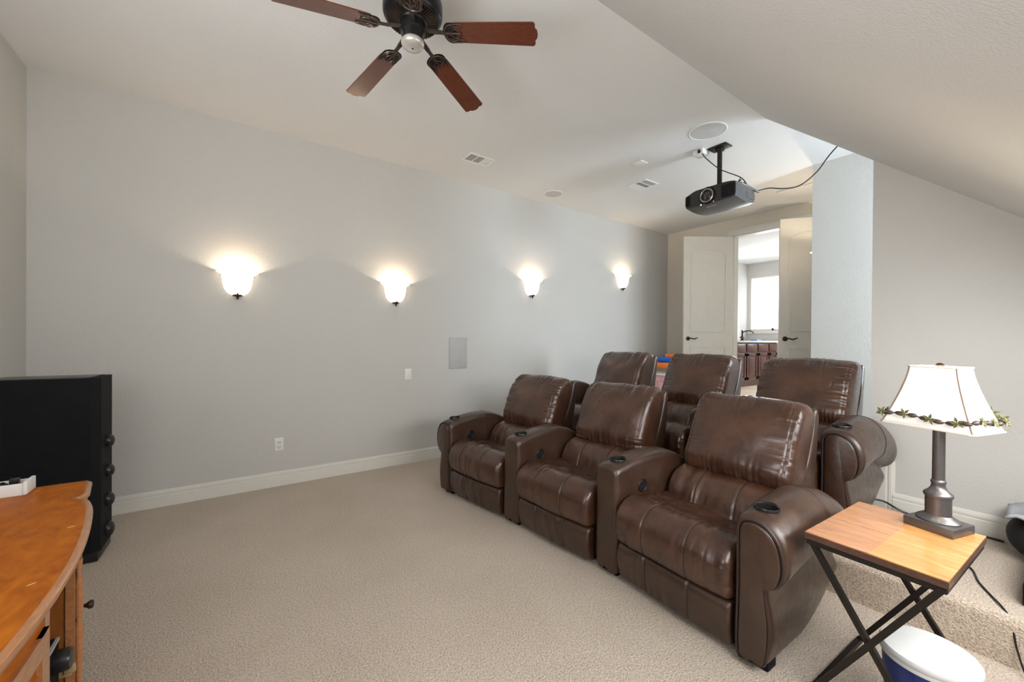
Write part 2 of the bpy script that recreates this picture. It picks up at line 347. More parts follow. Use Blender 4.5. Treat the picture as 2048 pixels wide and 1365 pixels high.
for (x0, x1, y0, y1) in ((.75, 2.85, -.66, -.61), (.75, 2.85, -.07, -.02), (.75, .80, -.61, -.07), (2.80, 2.85, -.61, -.07), (1.78, 1.82, -.61, -.07)):
    fr.prism([(y0, zs(y0) + .02), (y1, zs(y1) + .02), (y1, zs(y1) + .1), (y0, zs(y0) + .1)], lambda a, b, x0=x0: (x0, a, b), lambda a, b, x1=x1: (x1, a, b))
struct(fr, 'added_window_roof', 'trim', 'added white framed roof window in the slope, out of view', 'window')  # unseen window invented to carry the fill lamp below it

struct(MB().box(XC - .09, XC - .04, -.2, 1.3, .8, .86).box(XC - .09, XC - .04, -.2, 1.3, 2.14, 2.2).box(XC - .09, XC - .04, -.2, -.14, .86, 2.14).box(XC - .09, XC - .04, 1.24, 1.3, .86, 2.14).box(XC - .08, XC - .05, -.14, 1.24, 1.48, 1.52), 'added_window_front', 'trim', 'added white framed window of the front wall, out of view', 'window')  # unseen window made up to house the upward fill lamp
# baseboards
BP = [(0, 0), (.018, 0), (.018, .083), (.0135, .087), (.0135, .093), (.017, .097), (.017, .110), (.010, .114), (.010, .119), (.006, .125), (0, .125)]
def bb(name, pieces, label):
    m = MB()
    for kind, a0, a1, w, z in pieces:
        if kind == 'x-': m.prism(BP, lambda t, h: (a0, w - t, z + h), lambda t, h: (a1, w - t, z + h))      # wall facing -y
        if kind == 'y-': m.prism(BP, lambda t, h: (w - t, a0, z + h), lambda t, h: (w - t, a1, z + h))      # wall facing -x
        if kind == 'y+': m.prism(BP, lambda t, h: (w + t, a0, z + h), lambda t, h: (w + t, a1, z + h))
        if kind == 'v-x': m.prism(BP, lambda t, h: (w - t, z - h, a0), lambda t, h: (w - t, z - h, a1))      # vertical, on wall facing -x
        if kind == 'v-y': m.prism(BP, lambda t, h: (z - h, w - t, a0), lambda t, h: (z - h, w - t, a1))
    struct(m, name, 'trim', label, 'baseboard', 25)
bb('baseboard_left', [('x-', XC, R1, YA, 0), ('v-y', .0, Z1 + .125, YA, R1), ('x-', R1, XB, YA, Z1), ('v-y', Z1, Z2 + .125, YA, XB), ('x-', XB, XD, YA, Z2)], 'white baseboard along the sconce wall')
bb('baseboard_front', [('y+', YK, YA, XC, 0)], 'white baseboard behind the tower speaker')
bb('baseboard_right', [('y-', YK, YB - .118, XB, Z1), ('v-x', Z1 - .0, Z2 + .125, XB, YB + .0)], 'white stepped baseboard on the lamp wall')
bb('baseboard_back', [('y-', DY1 + .09, YA, XD, Z2)], 'white baseboard beside the double doors')
bb('baseboard_hall', [('y-', YK, YF, XF, Z2)], 'white baseboard of the bluish wall end')
# door casing
c = MB()
for x0 in (XD - .016, XD + .12):
    c.box(x0, x0 + .016, DY1 - .005, DY1 + .085, Z2, DZ + .085, .004).box(x0, x0 + .016, DY0 - .06, DY0 + .005, Z2, DZ + .085, .004).box(x0 - .002, x0 + .018, DY0 - .06, DY1 + .085, DZ, DZ + .095, .005)
c.box(XD, XD + .12, DY1 - .012, DY1, Z2, DZ).box(XD, XD + .12, DY0, DY0 + .012, Z2, DZ).box(XD, XD + .12, DY0, DY1, DZ - .012, DZ)
struct(c, 'trim_1', 'trim', 'white casing around the double door opening', 'door frame')

# ------------------------------------------------------------------ double doors
def loop_mould(m, pts, r=.012):
    for p, q in zip(pts, pts[1:] + pts[:1]): m.bar(p, q, r * 2, r * 1.4, (0, 1, 0))
def door(name, hinge, ang, L, sgn, label):
    """leaf in local x (from hinge), thickness y, z up; sgn = which side local handle lever points"""
    e = empty(name, (hinge[0], hinge[1], Z2 + .012), ang); setp(e, label, 'door', None, 'structure')
    Hh = 2.405
    MB().box(.003, L, -.0175, .0175, 0, Hh, .003, 1).obj('leaf', 'door', e)
    for side in (-1, 1):
        y = side * .0185
        up = [(.11, y, 1.02), (L - .11, y, 1.02), (L - .11, y, 2.12)]
        for k in range(1, 10):
            a = PI * k / 10; up.append((L / 2 + (L / 2 - .11) * math.cos(a), y, 2.12 + .10 * math.sin(a)))
        up.append((.11, y, 2.12))
        a = MB(); loop_mould(a, up); a.obj('upper_panel', 'door', e)
        a = MB(); loop_mould(a, [(.11, y, .22), (L - .11, y, .22), (L - .11, y, .80), (.11, y, .80)]); a.obj('lower_panel', 'door', e)
        h = MB(); hx = L - .065; hz = .915
        h.lathe([(0, .012), (.018, .012), (.028, .006), (.030, 0), (0, 0)], 20, (hx, side * .0175, hz), axis='y' , sx=1, sy=1) if side > 0 else h.lathe([(0, -.012), (.018, -.012), (.028, -.006), (.030, 0), (0, 0)], 20, (hx, side * .0175, hz), axis='y')
        pts = cropen([(hx, side * .022, hz), (hx, side * .055, hz), (hx - .03, side * .06, hz + .004), (hx - .07, side * .058, hz - .008), (hx - .10, side * .056, hz + .004), (hx - .125, side * .056, hz + .012)], 5)
        h.tube(pts, [.008] * (len(pts) - 6) + [.007, .0065, .006, .0055, .005, .0045], 8)
        h.obj('door_handle', 'bronze', e)
    k = MB()
    for z in (.25, 1.2, 2.15): k.lathe([(0, -.05), (.007, -.05), (.007, .05), (0, .05)], 8, (0, -.0175, z))
    k.obj('hinge', 'bronze', e)
    return e
LA = math.atan2(.574, -.819)
door('door_1', (XD - .02, DY1 - .005), math.atan2(.5755, -.8178), .72, 1, 'white arched panel door leaf swung wide open beside the toy bin')
door('door_2', (XD - .02, DY0 + .005), PI / 2 + math.radians(37), .68, 1, 'cream arched panel door leaf half open next to the bluish wall end')

# ------------------------------------------------------------------ far room
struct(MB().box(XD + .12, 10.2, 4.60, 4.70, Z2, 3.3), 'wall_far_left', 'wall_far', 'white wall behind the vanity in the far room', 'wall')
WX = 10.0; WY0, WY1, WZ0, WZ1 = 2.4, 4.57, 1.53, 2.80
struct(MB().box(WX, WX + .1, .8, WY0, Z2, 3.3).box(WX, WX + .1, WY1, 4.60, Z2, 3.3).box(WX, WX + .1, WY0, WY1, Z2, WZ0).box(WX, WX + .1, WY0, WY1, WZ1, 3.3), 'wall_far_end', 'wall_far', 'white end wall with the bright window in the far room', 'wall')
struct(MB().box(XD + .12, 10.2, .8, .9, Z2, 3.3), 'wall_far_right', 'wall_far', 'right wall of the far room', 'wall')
struct(MB().box(XD + .12, 10.2, .8, 4.70, 3.09, 3.2), 'ceiling_far', 'ceil', 'white ceiling of the far room', 'ceiling')
wo = struct(MB().box(WX - .03, WX + .02, WY0 - .06, WY1 + .02, WZ0 - .07, WZ0, .006).box(WX + .02, WX + .06, WY0, WY0 + .05, WZ0 + .04, WZ1 - .05).box(WX + .02, WX + .06, WY1 - .05, WY1, WZ0 + .04, WZ1 - .05).box(WX + .02, WX + .06, WY0, WY1, WZ1 - .05, WZ1).box(WX + .02, WX + .06, WY0, WY1, WZ0, WZ0 + .04), 'window_3', 'trim', 'overexposed white window above the vanity sill', 'window')
MB().box(WX + .065, WX + .075, WY0, WY1, WZ0, WZ1).obj('pane', 'window', wo)
MB().lathe([(0, 0), (.02, 0), (.02, .05), (0, .05)], 10, (WX - .005, 4.05, WZ0 + .01)).obj('latch', 'bronze', wo)
# vanity
vx = [7.36, 7.805, 8.253, 8.731, 9.221, 9.62]
v = empty('vanity_cabinet', (8.49, 4.1, Z2), label='dark cherry vanity cabinet seen through the open doors', cat='cabinet')
def rel(o, e): o.location = -e.location; return o
rel(MB().box(vx[0], vx[-1], 3.82, 4.59, Z2 + .09, 1.262).box(vx[0], vx[-1], 3.86, 4.59, Z2, Z2 + .09).obj('body', 'cherry', v), v)
for k in range(5):
    a, b = vx[k] + .025, vx[k + 1] - .025
    rel(MB().box(a, b, 3.798, 3.82, 1.085, 1.235, .005).obj('drawer', 'cherry', v), v)
    dd = rel(MB().box(a, b, 3.805, 3.82, .53, 1.055, .003).box(a, a + .06, 3.795, 3.806, .53, 1.055, .003).box(b - .06, b, 3.795, 3.806, .53, 1.055, .003).box(a, b, 3.795, 3.806, .53, .59, .003).box(a, b, 3.795, 3.806, .995, 1.055, .003).box(a + .085, b - .085, 3.797, 3.807, .615, .97, .006).obj('cabinet_door', 'cherry', v), v)
ct = MB().box(vx[0] - .01, 9.66, 3.77, 4.60, 1.263, 1.298, .006).box(vx[0] - .01, 9.66, 4.575, 4.60, 1.298, 1.39, .004).obj('countertop', 'stone', None, label='pale stone countertop on the cherry vanity', cat='countertop')
fa = empty('faucet', (8.76, 4.12, 1.2985), label='dark bronze gooseneck faucet on the vanity counter', cat='faucet')
MB().lathe([(0, 0), (.05, 0), (.05, .012), (.028, .02), (.022, .07), (.026, .085), (.018, .1), (.016, .17), (.022, .19), (.010, .22), (0, .225)], 16).obj('base', 'bronze', fa)
MB().tube(cropen([(0, 0, .17), (.02, -.06, .20), (.05, -.13, .205), (.065, -.18, .18), (.07, -.19, .15)], 6), .013, 8).obj('spout', 'bronze', fa)
for q in (-1, 1): MB().tube([(q * .015, 0, .06), (q * .085, -.01, .07)], [.011, .017], 8).obj('handle', 'bronze', fa)
so = empty('soap_dish', (9.1, 4.0, 1.2985), label='small blue tray lying on the vanity counter', cat='tray')
MB().box(-.11, .11, -.06, .06, 0, .022, .008).obj('tray', 'bluetoy', so)
pf = empty('wall_hook', (9.35, 4.585, 1.78), label='small dark hook on the wall behind the faucet', cat='hook')
MB().box(-.03, .03, 0, .014, -.05, .05, .004).obj('plate', 'white', pf); MB().tube([(0, 0, .1), (.01, -.03, .04), (.005, -.045, -.02), (0, -.03, -.06)], .012, 8).obj('hook', 'bronze', pf)

# ------------------------------------------------------------------ recliners
WS = 0.625      # clear seat width between arms
def vs_seams(s, marks, depth=.006, wd=.006): return -sum(depth * math.exp(-((s - q) / wd) ** 2) for q in marks)
def mk_cushion(prof, w, re, disp, m, n, seams=(), cross=None):
    """returns (cushion mesh, stitched seam mesh); seams [(t, i0, i1)] run along the profile, cross = depth of a seam across the top"""
    O = [Vector((p.x, p.y)) for p in crclosed([Vector((a, b, 0)) for a, b in prof], n)]; N = onormals(O)
    S = round_stations(-w / 2, w / 2, re, re, m, 8)
    v, f = sweep(lambda t: O, S, lambda t, a, b: (a, t, b), disp)
    def pos(t, i):
        ins = max(0.0, (re - math.sqrt(max(0, re * re - max(0, abs(t) - (w / 2 - re)) ** 2))))
        q = O[i] + N[i] * (disp(t, i / len(O), O[i].x, O[i].y, N[i]) - ins + .0007); return (q.x, t, q.y)
    sm = []
    for t, i0, i1 in seams: sm.append(MB().tube([pos(t, i) for i in range(int(i0 * len(O)), int(i1 * len(O)))], .0013, 5).mesh('seam', 60))
    if cross:
        idx = min((i for i in range(len(O)) if N[i].y > .3), key=lambda i: abs(O[i].x - cross))
        sm.append(MB().tube([pos(-w / 2 + .02 + (w - .04) * k / 60, idx) for k in range(61)], .0013, 5).mesh('seam', 60))
    return pyd(v, f, 'cushion', 179), sm
SEATP = [(.02, .222), (-.022, .27), (-.030, .335), (-.012, .395), (.045, .440), (.12, .452), (.18, .440), (.24, .432), (.34, .424), (.46, .42), (.56, .42), (.60, .36), (.56, .26), (.35, .225), (.15, .218)]
LUMP = [(.405, .33), (.416, .40), (.440, .465), (.495, .522), (.575, .545), (.64, .548), (.70, .53), (.70, .42), (.62, .32), (.50, .30)]
HEADP = [(.600, .538), (.562, .565), (.563, .63), (.605, .72), (.640, .81), (.680, .89), (.725, .945), (.785, .962), (.845, .945), (.868, .89), (.845, .79), (.79, .66), (.74, .56), (.66, .528)]
FOOTP = [(.015, .035), (.005, .06), (-.008, .12), (-.008, .175), (.005, .208), (.03, .216), (.07, .20), (.08, .12), (.07, .04), (.04, .028)]
def edge_gather(u, v, ed, w0, sd, f=30.0):
    # irregular puckers running away from a seam: u along the seam, v across it, ed distance from it
    g = nz(u * f + sd * 3.1, v * 5, sd) + .5 * nz(u * f * 2.1 + sd, v * 7, sd + 4)
    return g * math.exp(-(ed / w0) ** 2) * max(0, .45 + 1.1 * nz(u * 5 + sd, 1.7, sd * 2))
def crease(x, y, sd, wd=.10):
    return -max(0.0, 1 - abs(nz(x, y, sd)) / wd) * max(0, .25 + nz(x * .7 + 3, y * .7, sd + 2) * 1.4)
def seat_disp(sd, w=WS):
    def d(t, i, a, b, nn):
        e = 1 - (2 * t / w) ** 2; r = 0.0
        top = max(0, nn.y); fr = max(0, -nn.x)
        mask = min(1, top + fr) if a < .52 else 0
        r -= top * .026 * max(0, e) * math.exp(-((a - .33) / .16) ** 2)
        r += fr * .014 * max(0, e) ** .6 + .010 * mask * max(0, e) ** .5 * math.exp(-((a - .06) / .07) ** 2)
        r += mask * .008 * nz(t * 4.5 + sd, a * 6, b * 5)
        if a < .17:
            r += mask * (.010 * nz(t * 26 + sd * 3, a * 4 + b * 4, 5) + .003 * nz(t * 55 + sd, a * 6 + b * 6, 2)) * max(0, .35 + 1.2 * nz(t * 4 + sd, b * 3, sd + 8))
            r += vs_seams(t, (-.11, .125), .005, .0055) * mask
        else:
            r += top * (.010 * nz(t * 7 + sd, a * 8, 3) + .009 * crease(t * 9 + a * 4, a * 9, sd) + .004 * nz(t * 22, a * 22 + sd, 1))
        sx = a - .165 - .012 * math.sin(5 * t + sd)
        r -= top * (.011 * math.exp(-(sx / .008) ** 2) + .007 * math.exp(-(sx / .03) ** 2))
        r += top * .011 * edge_gather(t, a, abs(sx), .05, sd, 26)
        ed = w / 2 - abs(t)
        r += mask * .010 * edge_gather(a + b, t, ed, .05, sd + 1, 34)
        return r
    return d
def lum_disp(sd, w=WS):
    def d(t, i, a, b, nn):
        fr = min(1, max(0, -nn.x * .8 + nn.y * .6)); e = max(0, 1 - (2 * t / w) ** 2)
        r = fr * (.012 + .014 * e)
        tt = t + .10 * (b - .45)
        r += fr * (.012 * nz(tt * 17 + sd, b * 4, 1) + .004 * nz(tt * 38 + sd, b * 5, 3)) * max(0, .45 + nz(t * 4 + sd, 1, 7) * 1.2)
        r += fr * .007 * crease(tt * 8, b * 4, sd + 3, .12)
        r += fr * .008 * nz(t * 5 + sd, b * 6, 4)
        r += vs_seams(t, (-.10, .12), .005, .006) * fr
        return r
    return d
def head_disp(sd, w=WS - .042):
    def d(t, i, a, b, nn):
        fr = max(0, -nn.x); top = max(0, nn.y); m = min(1, fr + .8 * top); e = max(0, 1 - (2 * t / w) ** 2)
        zc = max(0, 1 - ((b - .72) / .22) ** 2)
        r = fr * .046 * e ** .55 * zc + top * .012 * e ** .5
        r += m * .013 * nz(t * 3.6 + sd, b * 4.5, 2) + m * .005 * nz(t * 9 + sd, b * 11, 6)
        ed = abs(w / 2 - .030 - abs(t))
        r += m * .016 * edge_gather(b, t + .3 * nz(b * 9, sd, 2), ed, .09, sd, 42)
        r += m * .019 * edge_gather(t, b, abs(.945 - b), .06, sd + 2, 38)
        r += m * .017 * edge_gather(t, b, abs(b - .555), .06, sd + 5, 40)
        r += m * .003 * crease(t * 6 + b * 5, b * 7 - t * 3, sd + 1, .10) * (1 - .5 * e)
        r += vs_seams(abs(t), (w / 2 - .034,), .006, .005) * min(1, fr + top)
        return r
    return d
def foot_disp(sd, w=WS):
    def d(t, i, a, b, nn):
        fr = max(0, -nn.x)
        r = fr * .008 * max(0, 1 - (2 * t / w) ** 2) + fr * .006 * nz(t * 5 + sd, b * 9, 1)
        r += fr * (.009 * nz(t * 24 + sd, b * 5, 2) + .004 * crease(t * 9, b * 5, sd, .12)) * max(0, nz(t * 4 + sd, 3, 3) * 1.6 + .35)
        return r + vs_seams(t, (-.11, .125), .007, .005) * fr
    return d
CW = WS - .012
CUSH = []
for sd in (1.3, 5.7, 9.1):
    hs = (CW - .03) / 2 - .034
    CUSH.append(dict(seat=mk_cushion(SEATP, CW, .032, seat_disp(sd), 130, 10, [(-.11, .01, .36), (.125, .01, .36)], .165),
                     lumbar_cushion=mk_cushion(LUMP, CW - .02, .03, lum_disp(sd), 130, 14, [(-.10, .06, .5), (.12, .06, .5)]),
                     headrest=mk_cushion(HEADP, CW - .03, .040, head_disp(sd), 150, 16, [(-hs, .03, .62), (hs, .03, .62)]),
                     footrest=mk_cushion(FOOTP, CW - .01, .014, foot_disp(sd), 120, 8, [(-.11, .08, .46), (.125, .08, .46)])))
SHELLP = [(.60, .10), (.58, .30), (.70, .56), (.795, .70), (.85, .84), (.872, .93), (.905, .925), (.915, .86), (.885, .66), (.845, .40), (.80, .16), (.72, .09)]
def mk_shell():
    O = [Vector((p.x, p.y)) for p in crclosed([Vector((a, b, 0)) for a, b in SHELLP], 4)]
    v, f = sweep(lambda t: O, round_stations(-CW / 2 + .016, CW / 2 - .016, .02, .02, 4), lambda t, a, b: (a, t, b)); return pyd(v, f, 'shell', 60)
SHELL = mk_shell()
BASE = MB().box(.06, .78, -CW / 2 + .01, CW / 2 - .01, .02, .24, .01).mesh()
# arms: cross-section (o, z); o from inner face outwards, station along d
def ztop(d): return .592 + .052 * math.sin(min(1, max(0, (d + .03) / .36)) * PI / 2) - .62 * max(0, d - .36) ** 2 * 1.6
def zbot(d): return .045 + .16 * max(0, (d - .30) / .36) ** 1.6
def out_mid(W):
    def fn(d):
        zt = ztop(d); zb = zbot(d); r = .035
        P = [(0, zb), (0, (zb + zt) / 2), (0, zt - .06), (.004, zt - .025), (.022, zt - .004), (W / 2, zt + .006), (W - .022, zt - .004), (W - .004, zt - .025), (W, zt - .06), (W, (zb + zt) / 2), (W, zb), (W / 2, zb)]
        return [Vector((p.x, p.y)) for p in crclosed([Vector((a, b, 0)) for a, b in P], 4)]
    return fn
def out_outer(d):
    zt = ztop(d); zb = zbot(d); zp = zt - .252 - zb
    P = [(0, zb), (0, .3), (0, zt - .07), (.004, zt - .03), (.025, zt - .004), (.085, zt + .006), (.14, zt - .014), (.182, zt - .06), (.200, zt - .125), (.196, zt - .18), (.176, zt - .222), (.140, zt - .240), (.124, zt - .252), (.129, zb + .80 * zp), (.140, zb + .58 * zp), (.142, zb + .38 * zp), (.134, zb + .16 * zp), (.118, zb), (.06, zb)]
    return [Vector((p.x, p.y)) for p in crclosed([Vector((a, b, 0)) for a, b in P], 4)]
DL = .665
def mk_arm(outl, cup_o, mirror):
    S = round_stations(0, DL, .028, .03, 34, 6)
    sg = -1 if mirror else 1
    v, f = sweep(outl, S, lambda t, a, b: (t, sg * a, b), None, True)
    me = pyd(v, f, 'arm', 55)
    cy = bmesh.new(); bmesh.ops.create_cone(cy, cap_ends=True, segments=32, radius1=.043, radius2=.043, depth=.2, matrix=Matrix.Translation((.10, sg * cup_o, .62)))
    cm = bpy.data.meshes.new('c'); cy.to_mesh(cm); cy.free()
    a = bpy.data.objects.new('a', me); b = bpy.data.objects.new('b', cm); COL.objects.link(a); COL.objects.link(b)
    md = a.modifiers.new('b', 'BOOLEAN'); md.object = b; md.operation = 'DIFFERENCE'; md.solver = 'MANIFOLD'
    dg = bpy.context.evaluated_depsgraph_get(); out = bpy.data.meshes.new_from_object(a.evaluated_get(dg))
    bpy.data.objects.remove(a); bpy.data.objects.remove(b); out.set_sharp_from_angle(angle=math.radians(50)); out.materials.clear(); out.polygons.foreach_set('material_index', [0] * len(out.polygons)); return out
MIDW = .158
ARM = {'mid': mk_arm(out_mid(MIDW), MIDW / 2, False), 'wide': mk_arm(out_mid(.17), .085, False), 'L': mk_arm(out_outer, .078, False), 'R': mk_arm(out_outer, .078, True)}
def cup_mesh():
    z0 = 0
    return MB().lathe([(.034, -.085), (0, -.085)], 32).lathe([(.040, .001), (.034, -.085)], 32).lathe([(.040, .001), (.0425, .004), (.045, .004), (.0465, .0), (.0465, -.004), (.042, -.03)], 32).mesh('cup', 60)
CUPM = cup_mesh()
BTN = MB().lathe([(.028, 0), (.030, .004), (.034, .005), (.037, .002), (.038, -.004)], 28, axis='y').mesh('b', 60)
BTNI = MB().lathe([(0, -.001), (.012, 0), (.026, .002), (.029, .001)], 24, axis='y').box(-.02, .02, -.001, .005, -.004, .004, .0015).mesh('b', 60)
FOOTM = MB().box(0, .07, -.055, .055, 0, .06, .006).mesh()
def front_panel(mirror):
    sg = -1 if mirror else 1
    base = shrink(out_outer(.03), .026); lo = min(p.y for p in base); base = [Vector((p.x, max(p.y, lo + .012))) for p in base]
    v, f = sweep(lambda t: base, [(-.012, .010), (-.010, .004), (-.005, 0), (.02, 0)], lambda t, a, b: (t, sg * a, b), None, True)
    pan = pyd(v, f, 'p', 50)
    pw = shrink(out_outer(.03), .018)
    wl = MB().tube([(-.003, sg * p.x, p.y) for p in pw], .0055, 7, closed=True).mesh()
    return pan, wl
FP = {'L': front_panel(False), 'R': front_panel(True)}
def seam_line(kind, sg):
    # stitched seams: where the arm's top panel meets its sides, and one cross seam
    out = []
    fn = {'mid': out_mid(MIDW), 'wide': out_mid(.17)}.get(kind, out_outer)
    for frac in ((.235,) if kind in ('mid', 'wide') else (.165,)):
        pts = []
        for k in range(0, 26):
            d = .03 + (DL - .08) * k / 25; O = fn(d); i = int(frac * len(O)); n = onormals(O)[i]; p = O[i] + n * .0004; pts.append((d, sg * p.x, p.y))
        out.append(MB().tube(pts, .0016, 5).mesh('seam', 60))
    O = fn(.40); N = onormals(O); n = len(O); a, b = (int(n * .06), int(n * .62))
    out.append(MB().tube([(.40, sg * (O[i] + N[i] * .0004).x, (O[i] + N[i] * .0004).y) for i in range(a, b)], .0016, 5).mesh('seam', 60))
    return out
SEAM = {'mid': seam_line('mid', 1), 'wide': seam_line('wide', 1), 'L': seam_line('L', 1), 'R': seam_line('R', -1)}
def add_arm(e, kind, y):
    sg = -1 if kind == 'R' else 1
    a = addmesh('arm', ARM[kind], 'leather_dark', e, (0, y, 0))
    co = {'mid': MIDW / 2, 'wide': .085}.get(kind, .078)
    addmesh('cup_holder', CUPM, 'black', a, (.10, sg * co, ztop(.10) + .004))
    for q in SEAM[kind]: addmesh('seam', q, 'stitch', a)
    addmesh('foot', FOOTM, 'blackmatte', a, (.035, sg * (co if kind in ('mid', 'wide') else .062), 0))
    if kind in FP:
        addmesh('front_panel', FP[kind][0], 'leather_dark', a); addmesh('piping', FP[kind][1], 'stitch', a)
    if kind != 'R':
        b = addmesh('recline_control', BTN, 'bronze', a, (.215, -.001, .475), (0, 0, PI))
        c = addmesh('control_dial', BTNI, 'black', a, (.215, -.002, .475), (0, 0, PI))
    return a
def recliner(loc, rz, arms, var, label, group):
    e = empty('recliner', loc, rz, label=label, cat='recliner', group=group)
    for nm, (me, sm) in CUSH[var].items():
        q = addmesh(nm, me, 'leather_dark' if nm == 'footrest' else 'leather', e)
        for q2 in sm: addmesh('seam', q2, 'stitch', q)
    addmesh('back_shell', SHELL, 'leather_dark', e); addmesh('base', BASE, 'blackmatte', e)
    for kind in arms: add_arm(e, kind, -WS / 2 if kind == 'R' else WS / 2)
    return e
G1 = 'front row of brown leather recliners'; G2 = 'rear row of brown leather recliners on the platform'
def cent(a, b): return ((a[0] + b[0]) / 2, (a[1] + b[1]) / 2)
def place(aL, aR, z, arms, var, label, group):
    c_ = cent(aL, aR); ang = math.atan2(aR[0] - aL[0], aL[1] - aR[1])
    recliner((c_[0], c_[1], z), ang, arms, var, label, group)
# inner faces of the arms bounding each seat (left, right as seen from the seat's front)
place((1.508, 3.020), (1.600, 2.40), 0, ['L'], 0, 'front row brown leather recliner closest to the sconce wall', G1)
place((1.630, 2.238), (1.690, 1.613), 0, ['mid'], 1, 'middle brown leather recliner of the front row', G1)
place((1.712, 1.447), (1.697, .822), 0, ['mid', 'R'], 2, 'front row brown leather recliner beside the wooden side table', G1)
XR = 2.745
place((XR, 3.17), (XR, 2.53), Z1, ['L'], 1, 'rear row brown leather recliner closest to the sconce wall', G2)
place((XR, 2.32), (XR, 1.68), Z1, ['wide'], 2, 'middle brown leather recliner of the rear row, before the toy bin', G2)
place((XR, 1.50), (XR, .86), Z1, ['wide', 'R'], 0, 'rear row brown leather recliner closest to the bluish wall end', G2)

# ------------------------------------------------------------------ wall sconces
def sconce(x, z0, label, wall='A', power=5.0):
    e = empty('wall_sconce', (x, YA, z0) if wall == 'A' else (x, YF, z0), 0 if wall == 'A' else PI, label=label, cat='wall lamp', group='bell shaped wall sconces')
    PR = [(.020, .035), (.045, .040), (.072, .058), (.092, .090), (.102, .130), (.107, .170), (.112, .195), (.122, .212), (.138, .222), (.146, .224), (.147, .230), (.140, .233)]
    inner = [(r - .004, z + .003) for r, z in PR[-4::-1]]
    MB().lathe(PR + inner, 36, a0=PI, a1=2 * PI, sy=1.0).obj('glass_shade', 'glow', e, 60)
    MB().lathe([(0, 0), (.006, .002), (.009, .010), (.006, .017), (.009, .022), (.030, .032), (.034, .037), (.030, .040), (0, .040)], 20, (0, -.035, 0)).obj('finial', 'bronze', e, 50)
    MB().box(-.035, .035, -.012, 0, .03, .16, .004).bar((0, -.006, .05), (0, -.06, .045), .012).obj('wall_bracket', 'bronze', e)
    MB().tube([(.1465 * math.cos(PI + PI * k / 24), .1465 * math.sin(PI + PI * k / 24), .227) for k in range(25)], .0035, 6).obj('rim', 'rim', e)
    for sx in (-1, 1): MB().sphere((sx * .116, -.035, .195), .004, n=8, m=5).obj('screw', 'bronze', e)
    d = bpy.data.lights.new('sconce_bulb', 'POINT'); d.energy = power; d.color = (1.0, .86, .68); d.shadow_soft_size = .014
    o = bpy.data.objects.new('sconce_bulb', d); COL.objects.link(o); o.parent = e; o.location = (0, -.062, .175)
    return e
sconce(.066, 1.61, 'glowing sconce leftmost on the wall, nearest the tower speaker')
sconce(1.397, 1.625, 'glowing sconce second from the tower speaker, above the wall switch')
sconce(3.151, 1.815, 'glowing sconce above the far recliner of the front row')
sconce(4.887, 2.04, 'glowing sconce nearest the open door leaf with the toy bin')
sconce(5.25, 2.04, 'white glass sconce edge peeking past the bluish wall end', 'F', 17)

# ------------------------------------------------------------------ wall plates
e = empty('power_outlet', (.371, YA, .363), label='white duplex power outlet low on the sconce wall', cat='outlet')
MB().box(-.035, .035, -.007, 0, -.058, .058, .004).obj('cover_plate', 'white', e)
for dz in (-.021, .021):
    s_ = MB().box(-.017, .017, -.0095, -.006, dz - .014, dz + .014, .004).obj('socket', 'white', e)
    MB().box(-.009, -.006, -.0105, -.009, dz - .005, dz + .006).box(.006, .009, -.0105, -.009, dz - .005, dz + .006).sphere((0, -.0096, dz - .009), .003, .0012, .003, 8, 4).obj('slot', 'blackmatte', s_)
e = empty('wall_switch', (1.54, YA, .926), label='white blank wall plate left of the grey in-wall speaker', cat='switch')
MB().box(-.036, .036, -.007, 0, -.058, .058, .004).obj('cover_plate', 'white', e); MB().box(-.017, .017, -.009, -.006, -.034, .034, .002).obj('rocker', 'white', e)
e = empty('in_wall_speaker', (2.12, YA, 1.14), label='grey rectangular in-wall speaker grille', cat='speaker')
MB().box(-.112, .112, -.008, 0, -.176, .176, .004).obj('frame', 'grille', e); MB().box(-.106, .106, -.0095, -.007, -.170, .170, .002).obj('grille', 'grille', e)

